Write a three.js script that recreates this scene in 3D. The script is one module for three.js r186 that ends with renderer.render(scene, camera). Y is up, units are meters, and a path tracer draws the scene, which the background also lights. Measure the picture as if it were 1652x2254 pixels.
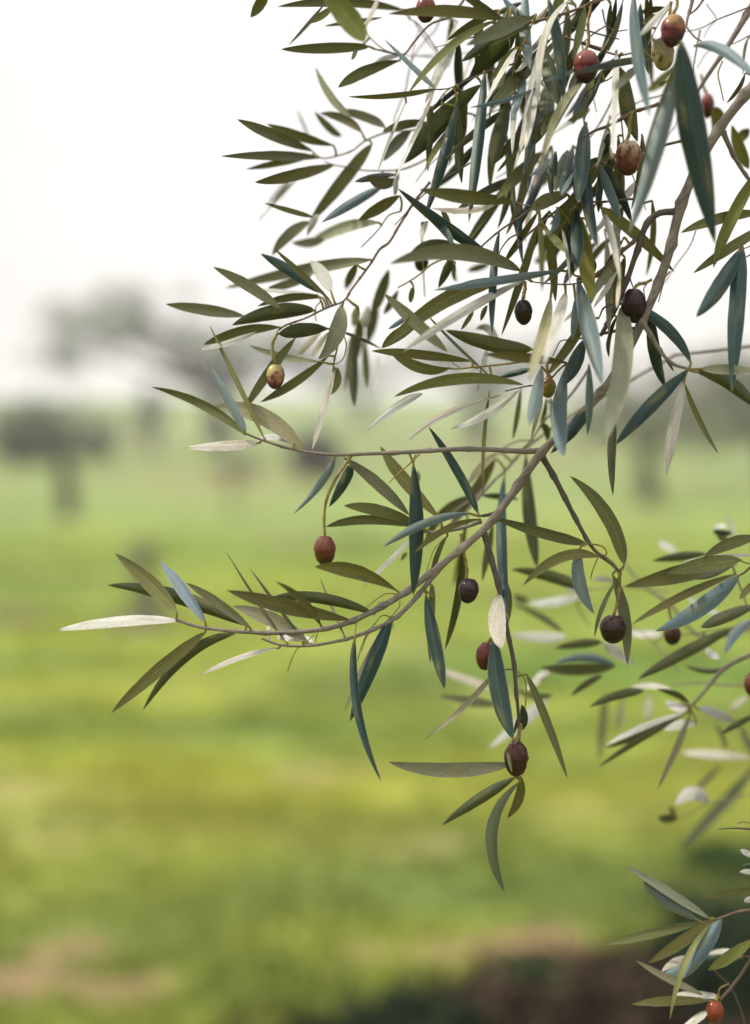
import * as THREE from 'three';
import { mergeGeometries } from 'three/addons/utils/BufferGeometryUtils.js';
import { ImprovedNoise } from 'three/addons/math/ImprovedNoise.js';

// ---------------------------------------------------------------- camera, sky, sun, exposure
const scene = new THREE.Scene();
const EYE = 1.5, FOCUS = 0.8, FOV = 38.6, PITCH = -4.57;
const camera = new THREE.PerspectiveCamera(FOV, 1652 / 2254, 0.05, 2000);
camera.filmGauge = 56;
camera.position.set(0, EYE, 0);
camera.rotation.x = THREE.MathUtils.degToRad(PITCH);
camera.focus = FOCUS;
camera.userData.fStop = 3.7;
camera.updateMatrixWorld(true);
scene.add(camera);

const N3 = new ImprovedNoise();
const noise = (x, y, z = 0.37) => N3.noise(x, y, z);
const fbm = (x, y, z = 0.37, o = 4) => { let s = 0, a = 0.5; for (let i = 0; i < o; i++) { s += a * N3.noise(x, y, z); x = x * 2.03 + 11.7; y = y * 2.03 + 4.1; z = z * 2.03 + 7.9; a *= 0.5; } return s; };
let seed = 20240611;
const rnd = () => { seed |= 0; seed = (seed + 0x6D2B79F5) | 0; let t = Math.imul(seed ^ (seed >>> 15), 1 | seed); t = (t + Math.imul(t ^ (t >>> 7), 61 | t)) ^ t; return ((t ^ (t >>> 14)) >>> 0) / 4294967296; };
const rr = (a, b) => a + (b - a) * rnd();
const V = (x, y, z) => new THREE.Vector3(x, y, z);
const clamp = THREE.MathUtils.clamp, lerp = THREE.MathUtils.lerp, smooth = THREE.MathUtils.smoothstep;

{ // an overcast sky: brightening from horizon to zenith, with soft banks of cloud
  const w = 1024, h = 512, px = new Float32Array(w * h * 4);
  for (let j = 0; j < h; j++) {
    const el = ((j + 0.5) / h - 0.5) * Math.PI, s = Math.max(0, Math.sin(el));
    for (let i = 0; i < w; i++) {
      const az = ((i + 0.5) / w) * 2 * Math.PI, cx = Math.cos(az) * Math.cos(el), cz = Math.sin(az) * Math.cos(el);
      const c = fbm(cx * 2.6 + 4, s * 6 + 2.4, cz * 2.6 + 9, 4);
      const L = (0.815 + 1.65 * Math.pow(s, 2.2)) * (1 + 0.3 * c);
      const warm = 1 - smooth(s, 0, 0.6);
      const k = (j * w + i) * 4;
      px[k] = L * lerp(0.985, 1.0, warm); px[k + 1] = L * lerp(1.0, 0.965, warm); px[k + 2] = L * lerp(1.02, 0.93, warm); px[k + 3] = 1;
    }
  }
  const t = new THREE.DataTexture(px, w, h, THREE.RGBAFormat, THREE.FloatType);
  t.mapping = THREE.EquirectangularReflectionMapping; t.magFilter = t.minFilter = THREE.LinearFilter; t.needsUpdate = true;
  scene.background = t; scene.environment = t;
}
const sun = new THREE.DirectionalLight(new THREE.Color(1, 0.94, 0.82), 4.9);
sun.position.set(-10, 11, -5); sun.target.position.set(0, 0, -4); sun.castShadow = true;
sun.shadow.radius = 12; sun.shadow.mapSize.set(2048, 2048);
Object.assign(sun.shadow.camera, { left: -20, right: 20, top: 20, bottom: -20, near: 0.5, far: 60 });
scene.add(sun, sun.target);
scene.fog = new THREE.FogExp2(new THREE.Color(1, 0.985, 0.94), 0.0022);
const renderer = new THREE.WebGLRenderer({ antialias: true });
renderer.toneMapping = THREE.LinearToneMapping; renderer.toneMappingExposure = 1.2;
renderer.shadowMap.enabled = true;

// ---------------------------------------------------------------- helpers
const FOC = 1127 / Math.tan(THREE.MathUtils.degToRad(FOV / 2));
const at = (x, y, dcm = 0) => { const d = FOCUS + dcm / 100; return V(((x - 826) / FOC) * d, (-(y - 1127) / FOC) * d, -d).applyMatrix4(camera.matrixWorld); };
const onGround = (x, y) => { const p = at(x, y, 0).sub(camera.position); return camera.position.clone().addScaledVector(p, -EYE / p.y); };
const names = {};
const numbered = (n) => { const k = (names[n] = (names[n] ?? -1) + 1); return k ? `${n}_${String(k).padStart(3, '0')}` : n; };
const cast = (o) => { o.castShadow = o.receiveShadow = true; return o; };
function put(name, geo, mat, parent = scene) { const m = cast(new THREE.Mesh(geo, mat)); m.name = numbered(name); parent.add(m); return m; }
function tag(o, label, category, group, kind) { Object.assign(o.userData, { label }); if (category) o.userData.category = category; if (group) o.userData.group = group; if (kind) o.userData.kind = kind; return o; }
const C3 = (a) => new THREE.Color(a[0], a[1], a[2]);
function grayTexture(size, f) { // a neutral grain around white
  const d = new Uint8Array(size * size * 4);
  for (let j = 0; j < size; j++) for (let i = 0; i < size; i++) { const v = clamp(f(i / size, j / size), 0, 1) * 255, k = (j * size + i) * 4; d[k] = d[k + 1] = d[k + 2] = v; d[k + 3] = 255; }
  const t = new THREE.DataTexture(d, size, size); t.wrapS = t.wrapT = THREE.RepeatWrapping; t.magFilter = THREE.LinearFilter; t.minFilter = THREE.LinearFilter; t.needsUpdate = true; return t;
}
const wrapN = (u, v, f, s) => { const a = u * 2 * Math.PI, b = v * 2 * Math.PI; return fbm(Math.cos(a) * f + s, Math.sin(a) * f + Math.cos(b) * f, Math.sin(b) * f + s, 4); };
const leafGrain = grayTexture(256, (u, v) => 0.84 + 0.34 * wrapN(u, v, 4, 3) + 0.12 * noise(u * 90, v * 90, 5) - 0.22 * smooth(noise(u * 64, v * 64, 3.3), 0.48, 0.56) + 0.012 * Math.sin((v * 5 - Math.abs(u - 0.5) * 1.8) * 12.57));
leafGrain.colorSpace = THREE.SRGBColorSpace;
const leafBump = grayTexture(256, (u, v) => { const x = Math.abs(u - 0.5) * 2; return 0.5 + 0.05 * Math.sin((v * 5 - x * 0.9) * 2 * Math.PI * 2) * (1 - x) + 0.35 * wrapN(u, v, 6, 8); });
const barkGrain = grayTexture(256, (u, v) => 0.86 + 0.3 * wrapN(u, v, 1.6, 1) - (noise(u * 60, v * 34, 2) > 0.46 ? 0.3 : 0) + 0.1 * noise(u * 110, v * 110, 9));
barkGrain.colorSpace = THREE.SRGBColorSpace;
const barkBump = grayTexture(256, (u, v) => 0.5 + 0.25 * wrapN(u, v, 2, 1) + (noise(u * 60, v * 34, 2) > 0.46 ? 0.25 : 0) + 0.12 * noise(u * 90, v * 70, 9));

const leafGloss = new THREE.MeshPhysicalMaterial({ vertexColors: true, map: leafGrain, bumpMap: leafBump, bumpScale: 0.00025, roughness: 0.44, specularIntensity: 0.5, specularColor: new THREE.Color(0.9, 0.97, 1) });
const leafMatte = new THREE.MeshPhysicalMaterial({ vertexColors: true, map: leafGrain, bumpMap: leafBump, bumpScale: 0.0003, roughness: 0.8, specularIntensity: 0.4, sheen: 0.25, sheenRoughness: 0.6 });
const bark = new THREE.MeshStandardMaterial({ vertexColors: true, map: barkGrain, bumpMap: barkBump, bumpScale: 0.0004, roughness: 0.8 });
const oliveSkin = new THREE.MeshPhysicalMaterial({ vertexColors: true, roughness: 0.5, clearcoat: 0.4, clearcoatRoughness: 0.1, specularIntensity: 0.15 });

// a tapered, slightly knobbly tube through 3-D points; colour by function of arc position
function tube(pts, r0, r1, color, o = {}) {
  const curve = pts.length > 2 ? new THREE.CatmullRomCurve3(pts, false, 'centripetal') : new THREE.LineCurve3(pts[0], pts[1]);
  const len = curve.getLength(), n = o.n ?? clamp(Math.round(len / (Math.max(r0, 0.0006) * 1.6)), 6, 90), m = o.m ?? 9;
  const P = [], Nn = [], U = [], Cc = [], I = [], fr = curve.computeFrenetFrames(n, false), s0 = rnd() * 50, nodes = o.nodes ?? 0;
  for (let i = 0; i <= n; i++) {
    const t = i / n, p = curve.getPointAt(t);
    let r = lerp(r0, r1, t) * (1 + 0.1 * noise(t * len * 90 + s0, 1.3));
    let bulge = 0, side = 0;
    if (nodes) { const q = t * nodes, f = Math.abs(q - Math.round(q)) / nodes * len; bulge = 0.5 * Math.exp(-((f / (r0 * 1.2)) ** 2)); side = Math.round(q) * 2.4 + s0; }
    if (i === n && !o.open) r *= 0.55;
    const c = color(t, s0);
    for (let j = 0; j <= m; j++) {
      const a = (j / m) * 2 * Math.PI, d = V(0, 0, 0).addScaledVector(fr.normals[i], Math.cos(a)).addScaledVector(fr.binormals[i], Math.sin(a));
      const k = r * (1 + bulge * (0.45 + 0.9 * Math.max(0, Math.cos(a - side)) ** 3)) * (1 + 0.08 * noise(Math.cos(a) * 1.5 + s0, Math.sin(a) * 1.5, t * len * 60));
      P.push(p.x + d.x * k, p.y + d.y * k, p.z + d.z * k); Nn.push(d.x, d.y, d.z); U.push((j / m) * 1, (t * len) / (2 * Math.PI * Math.max(r0, 0.0008)) * 0.6); Cc.push(c[0], c[1], c[2]);
    }
  }
  for (let i = 0; i < n; i++) for (let j = 0; j < m; j++) { const a = i * (m + 1) + j, b = a + m + 1; I.push(a, a + 1, b, b, a + 1, b + 1); }
  for (const [row, flip] of [[0, 1], [n, 0]]) { const c0 = row * (m + 1); for (let j = 1; j < m - 1; j++) flip ? I.push(c0, c0 + j, c0 + j + 1) : I.push(c0, c0 + j + 1, c0 + j); }
  const g = new THREE.BufferGeometry();
  g.setAttribute('position', new THREE.Float32BufferAttribute(P, 3)); g.setAttribute('normal', new THREE.Float32BufferAttribute(Nn, 3));
  g.setAttribute('uv', new THREE.Float32BufferAttribute(U, 2)); g.setAttribute('color', new THREE.Float32BufferAttribute(Cc, 3)); g.setIndex(I);
  return g;
}
const grayBark = (t, s) => { const k = 1 + 0.3 * noise(t * 14 + s, 3.1); return [0.21 * k, 0.172 * k, 0.135 * k]; };
const darkBark = (t, s) => { const k = 1 + 0.3 * noise(t * 14 + s, 3.1); return [0.095 * k, 0.072 * k, 0.055 * k]; };
const redBark = (t, s) => { const k = 1 + 0.3 * noise(t * 12 + s, 3.1); return [0.15 * k, 0.095 * k, 0.06 * k]; };
const greenStalk = (t, s) => { const k = 1 + 0.3 * noise(t * 9 + s, 3.1), e = clamp(noise(t * 7 + s, 8.3) * 2, 0, 1); return [lerp(0.3, 0.19, e) * k, lerp(0.24, 0.1, e) * k, lerp(0.06, 0.035, e) * k]; };
const BARKS = { g: grayBark, d: darkBark, r: redBark, y: greenStalk };

// ---------------------------------------------------------------- ground
const lipZ = (x) => -3.5 - 0.56 * (x + 0.14) - 0.1 * noise(x * 2.1, 4.4) - 0.05 * noise(x * 7, 1.2);
function groundY(x, z) {
  let y = 0.05 * fbm(x * 0.5, z * 0.5, 3.3) + 0.03 * noise(x * 2.6, z * 2.6, 1.1);
  y += 1.28 * smooth(-z, 62, 104) - 1.5 * smooth(-z, 112, 140);
  const inDitch = smooth(z - lipZ(x), -0.02, 0.3) * (1 - smooth(z - lipZ(x), 1.5, 2.4));
  return y - 0.85 * inDitch * smooth(x, -1.6, -0.4);
}
const soilSpots = [];
for (const [u, v, ru, rv, k] of [[690, 1705, 170, 24, 0.7], [60, 1750, 140, 20, 0.65], [230, 1745, 90, 15, 0.5], [880, 1868, 150, 18, 0.6], [700, 1880, 90, 14, 0.5], [110, 1862, 120, 20, 0.6], [330, 1880, 90, 16, 0.6], [160, 2095, 110, 20, 0.9], [60, 2160, 190, 42, 1], [250, 2180, 120, 34, 0.8], [790, 2100, 60, 26, 0.7], [1190, 2078, 230, 30, 1], [960, 2110, 90, 18, 0.8], [1180, 2050, 110, 14, 0.7], [480, 1060, 260, 16, 0.75], [250, 990, 160, 14, 0.7], [1100, 1000, 300, 14, 0.7], [640, 1190, 120, 9, 0.5], [870, 1430, 150, 14, 0.45], [1100, 1555, 130, 20, 0.4], [600, 1460, 200, 18, 0.3], [1330, 1780, 160, 18, 0.4]])
  soilSpots.push([onGround(u, v), onGround(u + ru, v), onGround(u, v - rv), onGround(u, v + rv), k]);
function soilAt(x, z) {
  let s = 0;
  for (const [c, e, f, n, k] of soilSpots) {
    const dx = (x - c.x) / (e.x - c.x), dz = (z - c.z) / ((n.z - f.z) / 2), q = dx * dx + dz * dz;
    if (q < 3) s = Math.max(s, k * smooth(1.5 - Math.sqrt(q) + 0.75 * noise(x * 4.5, z * 4.5, 6.6) + 0.4 * noise(x * 12, z * 12, 2.2), 0.2, 0.85));
  }
  return s;
}
function grassTone(x, z) { // lush, dry and bare patches of a winter meadow
  const dry = clamp(0.12 + 0.55 * smooth(z, -24, -7) + 1.4 * fbm(x * 0.28, z * 0.8, 2.2, 4), 0, 1), lush = clamp(0.4 + 2.6 * fbm(x * 0.5 + 8, z * 1.4, 5.2, 3), 0, 1);
  const c = [lerp(0.2, 0.31, dry), lerp(0.31, 0.335, dry), lerp(0.03, 0.02, dry)];
  const worn = 0.5 * (1 - smooth(-z, 4.2, 6.6)) * clamp(0.75 + 1.4 * fbm(x * 1.3 + 3, z * 1.7, 7.7, 3), 0, 1);
  c[0] = lerp(c[0], 0.25, worn); c[1] = lerp(c[1], 0.255, worn); c[2] = lerp(c[2], 0.045, worn);
  const k = 0.84 * lerp(1.1, 0.66, lush) * lerp(0.82, 1, smooth(z, -30, -7)), brown = 0.22 * (1 - smooth(z, -26, -12));
  c[0] = lerp(c[0], 0.3, brown); c[1] = lerp(c[1], 0.26, brown); c[2] = lerp(c[2], 0.1, brown);
  return [c[0] * k * lerp(1, 0.86, lush), c[1] * k, c[2] * k];
}
function groundColor(x, z) {
  const g = grassTone(x, z), n = 1 + 0.5 * noise(x * 19, z * 19, 4) + 0.3 * noise(x * 47, z * 47, 1), over = z - lipZ(x);
  let s = soilAt(x, z);
  s = Math.max(s, smooth(over, -0.06, 0.1) * (1 - smooth(over, 1.9, 2.3)) * smooth(x, -1.3, -0.5));
  s = Math.max(s, 0.4 * smooth(fbm(x * 0.5, z * 1.3, 9.1, 4), 0.12, 0.3));
  s = Math.max(s, 0.9 * smooth(over, -0.5, -0.15) * smooth(noise(x * 2.3 + 5, z * 2.3, 3.1) + 0.2, 0.05, 0.35) * smooth(x, -0.3, 0.3));
  const bank = smooth(z, -4.7, -4.1);
  const ditchDark = smooth(over, 0.02, 0.16) * (1 - smooth(over, 1.7, 2.3)) * smooth(x, -1.3, -0.6);  // soil colour darkened inside the ditch, standing in for its shade
  const soil = [lerp(lerp(0.19, 0.2, bank), 0.06, ditchDark), lerp(lerp(0.14, 0.125, bank), 0.04, ditchDark), lerp(lerp(0.045, 0.05, bank), 0.024, ditchDark)];
  return [lerp(g[0], soil[0], s) * n, lerp(g[1], soil[1], s) * n, lerp(g[2], soil[2], s) * n];
}
{
  const zs = []; for (let z = 9; z > -1; z -= 0.35) zs.push(z);
  for (let z = -1, d = 0.045; z > -142; z -= d, d = z > -4.6 ? 0.045 : Math.min(0.012 * -z, 1.1)) zs.push(z);
  const nx = 300, P = [], Cc = [], U = [], I = [];
  zs.forEach((z) => { const w = 7 + Math.abs(z) * 0.75; for (let i = 0; i <= nx; i++) { const q = (i / nx) * 2 - 1, x = w * (0.35 * q + 0.65 * q * q * q) ; P.push(x, groundY(x, z), z); const c = groundColor(x, z); Cc.push(c[0], c[1], c[2]); U.push(x / 0.7, z / 0.7); } });
  for (let j = 0; j < zs.length - 1; j++) for (let i = 0; i < nx; i++) { const a = j * (nx + 1) + i, b = a + nx + 1; I.push(a, a + 1, b, b, a + 1, b + 1); }
  const g = new THREE.BufferGeometry();
  g.setAttribute('position', new THREE.Float32BufferAttribute(P, 3)); g.setAttribute('color', new THREE.Float32BufferAttribute(Cc, 3)); g.setAttribute('uv', new THREE.Float32BufferAttribute(U, 2)); g.setIndex(I); g.computeVertexNormals();
  const m = put('ground', g, new THREE.MeshStandardMaterial({ vertexColors: true, map: barkGrain, roughness: 0.95 }));
  tag(m, 'gently lumpy green meadow with bare brown soil patches and a ditch', undefined, undefined, 'structure');
}
const bladeGeo = (n, h, spread, wide) => {
  const P = [], I = [];
  for (let k = 0; k < n; k++) {
    const a = rnd() * 6.28, r = rnd() * spread, x = Math.cos(a) * r, z = Math.sin(a) * r, b = rnd() * 6.28, l = h * rr(0.55, 1), lean = l * rr(0.15, 0.7), w = wide * rr(0.7, 1.3), dx = Math.cos(b), dz = Math.sin(b), o = P.length / 3;
    P.push(x - dz * w, 0, z + dx * w, x + dz * w, 0, z - dx * w, x + dx * lean * 0.35 - dz * w * 0.8, l * 0.6, z + dz * lean * 0.35 + dx * w * 0.8, x + dx * lean * 0.35 + dz * w * 0.8, l * 0.6, z + dz * lean * 0.35 - dx * w * 0.8, x + dx * lean, l, z + dz * lean);
    I.push(o, o + 1, o + 2, o + 1, o + 3, o + 2, o + 2, o + 3, o + 4);
  }
  const g = new THREE.BufferGeometry(); g.setAttribute('position', new THREE.Float32BufferAttribute(P, 3)); g.setIndex(I); g.computeVertexNormals(); return g;
};
{
  const count = 26000, im = new THREE.InstancedMesh(bladeGeo(9, 0.055, 0.05, 0.0026), new THREE.MeshStandardMaterial({ roughness: 0.7, side: THREE.DoubleSide }), count), M = new THREE.Matrix4(), Q = new THREE.Quaternion(), c = new THREE.Color();
  let n = 0;
  while (n < count) {
    const d = 2.9 + 13 * Math.pow(rnd(), 1.35), x = rr(-1, 1) * (0.4 + d * 0.32), z = -d, over = z - lipZ(x);
    if (over > 0.03 && x > -1.2) { if (rnd() < 0.9) continue; }
    if (soilAt(x, z) > 0.3 && rnd() < 0.96) continue;
    const s = rr(0.5, 1.25) * (1 + 0.7 * noise(x * 1.7, z * 1.7, 3)), t = grassTone(x, z), k = rr(0.75, 1.3);
    M.compose(V(x, groundY(x, z) - 0.004, z), Q.setFromAxisAngle(V(0, 1, 0), rnd() * 6.28), V(s, s * rr(0.7, 1.2), s)); im.setMatrixAt(n, M); im.setColorAt(n, c.setRGB(t[0] * k * 1.1, t[1] * k * 1.05, t[2] * k)); n++;
  }
  im.name = 'grass'; scene.add(cast(im)); tag(im, 'short yellow green grass tufts covering the meadow', undefined, undefined, 'stuff');
}

// ---------------------------------------------------------------- the grove behind: trees out of focus
const farBark = new THREE.MeshStandardMaterial({ color: new THREE.Color(0.06, 0.046, 0.038), map: barkGrain, roughness: 0.9 });
const farLeaf = new THREE.MeshPhysicalMaterial({ vertexColors: true, roughness: 1, transmission: 0.55, thickness: 0, side: THREE.DoubleSide });
const darkLeaf = new THREE.MeshPhysicalMaterial({ vertexColors: true, roughness: 0.9, specularIntensity: 0.2, side: THREE.DoubleSide });
function leafCloud(blobs, per, size, tone) { // many small blades spread through lobes of a crown
  const P = [], Cc = [], I = [];
  for (const [bx, by, bz, rx, ry, rz] of blobs) for (let k = 0; k < per; k++) {
    const a = rnd() * 6.283, c = rr(-1, 1), q = Math.cbrt(rr(0.12, 1)), s = Math.sqrt(1 - c * c), lump = 1 + 0.35 * noise(bx + Math.cos(a) * s * 2, by + c * 2, bz + Math.sin(a) * s * 2);
    const p = V(bx + rx * q * lump * s * Math.cos(a), by + ry * q * lump * c, bz + rz * q * lump * s * Math.sin(a));
    const d = V(rr(-1, 1), rr(-1, 0.6), rr(-1, 1)).normalize(), e = V(rr(-1, 1), rr(-1, 1), rr(-1, 1)).cross(d).normalize(), L = size * rr(0.6, 1.4), w = L * 0.2, o = P.length / 3, kk = rr(0.6, 1.4);
    for (const [u, v] of [[0, 0], [0.5, 1], [1, 0], [0.5, -1]]) { P.push(p.x + d.x * L * u + e.x * w * v, p.y + d.y * L * u + e.y * w * v, p.z + d.z * L * u + e.z * w * v); Cc.push(tone[0] * kk, tone[1] * kk, tone[2] * kk); }
    I.push(o, o + 1, o + 2, o, o + 2, o + 3);
  }
  const g = new THREE.BufferGeometry(); g.setAttribute('position', new THREE.Float32BufferAttribute(P, 3)); g.setAttribute('color', new THREE.Float32BufferAttribute(Cc, 3)); g.setIndex(I); g.computeVertexNormals(); return g;
}
function lobes(blobs, n, r) { // break big masses of a crown into uneven tufts with gaps between
  const out = [];
  for (const [x, y, z, rx, ry, rz] of blobs) for (let k = 0; k < n; k++) { const a = rnd() * 6.283, c = rr(-0.8, 1), q = Math.sqrt(rr(0.15, 1)), s = Math.sqrt(1 - c * c * 0.8), h = r * rr(0.5, 1.35); out.push([x + rx * q * s * Math.cos(a), y + ry * q * c, z + rz * q * s * Math.sin(a), h * rr(0.9, 1.5), h * rr(0.6, 1), h]); }
  return out;
}
const flat = () => [1, 1, 1];
// u, v of the trunk's foot in the view gives the place on the ground; sizes in metres
function groveTree(u, v, o) {
  const p = onGround(u, v), t = new THREE.Group(); t.name = numbered(o.name ?? 'olive_tree'); t.position.set(p.x, groundY(p.x, p.z) - 0.03, p.z); scene.add(t);
  const H = o.trunk, r = o.r;
  put('trunk', tube([V(0, 0, 0), V(r * 0.3, H * 0.3, 0), V(-r * 0.3, H * 0.7, r * 0.2), V(0, H, 0)], r * 1.25, r * 0.8, flat, { m: 10, n: 14 }), farBark, t);
  for (const b of o.blobs) if (!o.bare) put('limb', tube([V(0, H * 0.9, 0), V(b[0] * 0.4, lerp(H, b[1], 0.45), b[2] * 0.4), V(b[0] * 0.85, b[1], b[2] * 0.85)], r * 0.5, r * 0.15, flat, { m: 6, n: 8 }), farBark, t);
  put('crown', leafCloud(lobes(o.blobs, o.tufts ?? 9, (o.tuft ?? 0.3)), o.per, o.leaf ?? 0.13, o.tone ?? [0.13, 0.135, 0.09]), farLeaf, t);
  return tag(t, o.label, o.category ?? 'tree', o.group);
}
const GROVE = 'olive trees blurred in the meadow behind the bough';
groveTree(480, 985, { trunk: 1.7, r: 0.33, per: 48, tufts: 11, tuft: 0.42, leaf: 0.2, tone: [0.15, 0.16, 0.1], label: 'tall broad olive tree rising grey against the pale sky', blobs: [[-4.7, 2.75, 0, 0.8, 0.8, 0.8], [-3.9, 3.5, 0.3, 1.0, 0.75, 1], [-2.7, 4.0, 0.3, 1.0, 0.75, 1], [-1.5, 3.7, -0.3, 1.3, 0.9, 1.1], [-2.6, 3.2, 0, 1.2, 0.5, 1], [-0.3, 3.1, 0.2, 1.1, 0.8, 1.1], [0.9, 2.9, 0, 1.1, 0.7, 1], [0.3, 2.1, 0, 0.6, 1.0, 0.7], [2.2, 2.7, 0, 1.1, 0.6, 1], [3.3, 2.4, 0, 1.1, 0.6, 1]] });
groveTree(146, 1140, { trunk: 1.15, r: 0.1, per: 36, tufts: 9, tuft: 0.17, leaf: 0.1, tone: [0.18, 0.195, 0.14], label: 'slim young olive tree with a straight dark trunk and low crown', group: GROVE, blobs: [[-0.35, 1.35, 0, 0.3, 0.28, 0.3], [0.2, 1.2, 0, 0.35, 0.28, 0.3], [-0.6, 1.1, 0, 0.25, 0.3, 0.2], [0, 0.95, 0, 0.35, 0.3, 0.25], [0.4, 0.95, 0, 0.2, 0.2, 0.2]] });
groveTree(1050, 980, { trunk: 1.5, r: 0.3, per: 56, tufts: 10, tuft: 0.4, leaf: 0.2, tone: [0.15, 0.16, 0.1], label: 'olive tree with a dark foot seen between the hanging leaves', group: GROVE, blobs: [[-1.9, 2.5, 0, 1.2, 0.8, 1], [-0.4, 3.0, 0, 1.2, 0.8, 1.1], [1.4, 2.6, 0, 1.4, 0.8, 1.1], [2.8, 2.3, 0, 1.3, 0.7, 1], [0, 1.9, 0, 1.0, 0.6, 1]] });
groveTree(800, 938, { trunk: 1.4, r: 0.34, per: 56, tufts: 10, tuft: 0.42, leaf: 0.22, tone: [0.15, 0.16, 0.1], label: 'distant olive tree standing near the crest of the meadow', group: GROVE, blobs: [[-1.1, 2.0, 0, 1.0, 0.6, 1], [0.7, 2.3, 0, 1.2, 0.7, 1]] });
groveTree(1425, 1108, { trunk: 0.85, r: 0.13, per: 60, tufts: 11, tuft: 0.22, leaf: 0.11, tone: [0.17, 0.17, 0.115], label: 'low wide olive tree behind the thick bough with a dark base', group: GROVE, blobs: [[-0.7, 1.2, 0, 0.5, 0.35, 0.4], [-0.1, 1.65, 0, 0.6, 0.4, 0.5], [0.7, 1.85, 0, 0.7, 0.4, 0.5], [1.3, 1.5, 0, 0.6, 0.5, 0.5], [0.2, 1.15, 0, 0.7, 0.3, 0.5], [1.0, 0.95, 0, 0.7, 0.35, 0.5]] });
groveTree(1690, 1060, { trunk: 0.9, r: 0.14, per: 60, tufts: 11, tuft: 0.26, leaf: 0.13, tone: [0.17, 0.17, 0.115], label: 'olive tree cut by the picture edge behind the teal hanging leaves', group: GROVE, blobs: [[-0.6, 1.5, 0, 0.7, 0.55, 0.6], [0.5, 1.9, 0, 0.8, 0.5, 0.6], [0, 1.1, 0, 0.8, 0.4, 0.5], [-0.7, 2.1, 0, 0.5, 0.3, 0.4]] });
groveTree(512, 1132, { trunk: 0.55, r: 0.03, per: 40, tufts: 7, tuft: 0.1, leaf: 0.08, tone: [0.14, 0.115, 0.075], label: 'thin sapling with a small brownish crown below the tall tree', category: 'sapling', name: 'olive_sapling', blobs: [[-0.15, 0.6, 0, 0.26, 0.12, 0.2], [0.18, 0.64, 0, 0.2, 0.1, 0.2]] });
groveTree(322, 1372, { trunk: 0.55, r: 0.04, per: 34, tufts: 8, tuft: 0.05, leaf: 0.05, tone: [0.14, 0.14, 0.08], label: 'grey stunted sapling standing in a mound of dug soil', category: 'sapling', name: 'olive_sapling', blobs: [[0, 0.5, 0, 0.09, 0.18, 0.09], [0.02, 0.24, 0, 0.09, 0.14, 0.09]] });
groveTree(335, 1000, { trunk: 0.9, r: 0.08, per: 50, tufts: 9, tuft: 0.2, leaf: 0.16, tone: [0.18, 0.19, 0.13], label: 'faint narrow tree beside the tall olive trunk', group: GROVE, blobs: [[0, 1.2, 0, 0.4, 0.5, 0.4], [-0.1, 0.8, 0, 0.3, 0.4, 0.3]] });
function moundAt(u, v, w, h, label, tone, name, category) { // shrubs and heaps of earth, low in the meadow
  const p = onGround(u, v), t = new THREE.Group(); t.name = numbered(name); t.position.set(p.x, groundY(p.x, p.z) - 0.02, p.z); scene.add(t);
  const g = new THREE.SphereGeometry(1, 28, 14), a = g.attributes.position;
  for (let i = 0; i < a.count; i++) { const q = V().fromBufferAttribute(a, i), k = 1 + 0.3 * noise(q.x * 2 + u, q.y * 2, q.z * 2) + 0.15 * noise(q.x * 6, q.y * 6 + v, q.z * 6); a.setXYZ(i, q.x * w * k, Math.max(q.y, -0.2) * h * k, q.z * w * k * 0.8); }
  g.computeVertexNormals();
  if (category === 'shrub') { put('crown', leafCloud([[0, h * 0.6, 0, w, h * 0.6, w * 0.8], [w * 0.3, h * 0.4, 0, w * 0.8, h * 0.4, w * 0.7]], 1300, h * 0.17, tone), farLeaf, t); put('stem', tube([V(0, 0, 0), V(0.02, h * 0.3, 0), V(0, h * 0.7, 0)], 0.03, 0.012, flat, { m: 6 }), farBark, t); }
  else put('soil', g, new THREE.MeshStandardMaterial({ color: C3(tone), map: barkGrain, roughness: 1 }), t);
  return tag(t, label, category);
}
moundAt(45, 1022, 0.7, 1.1, 'brown leafless shrub far off beside the slim young tree', [0.085, 0.055, 0.045], 'shrub', 'shrub');
moundAt(690, 1050, 0.5, 0.75, 'dark brown shrub in the meadow under the horizontal twig', [0.06, 0.045, 0.035], 'shrub', 'shrub');
moundAt(315, 1385, 0.24, 0.11, 'dug brown soil heaped round the stunted sapling', [0.07, 0.05, 0.035], 'soil_mound', 'soil mound');
moundAt(50, 1362, 0.26, 0.09, 'flat brown heap of soil in the grass by the picture edge', [0.12, 0.08, 0.05], 'soil_mound', 'soil mound');
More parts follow.
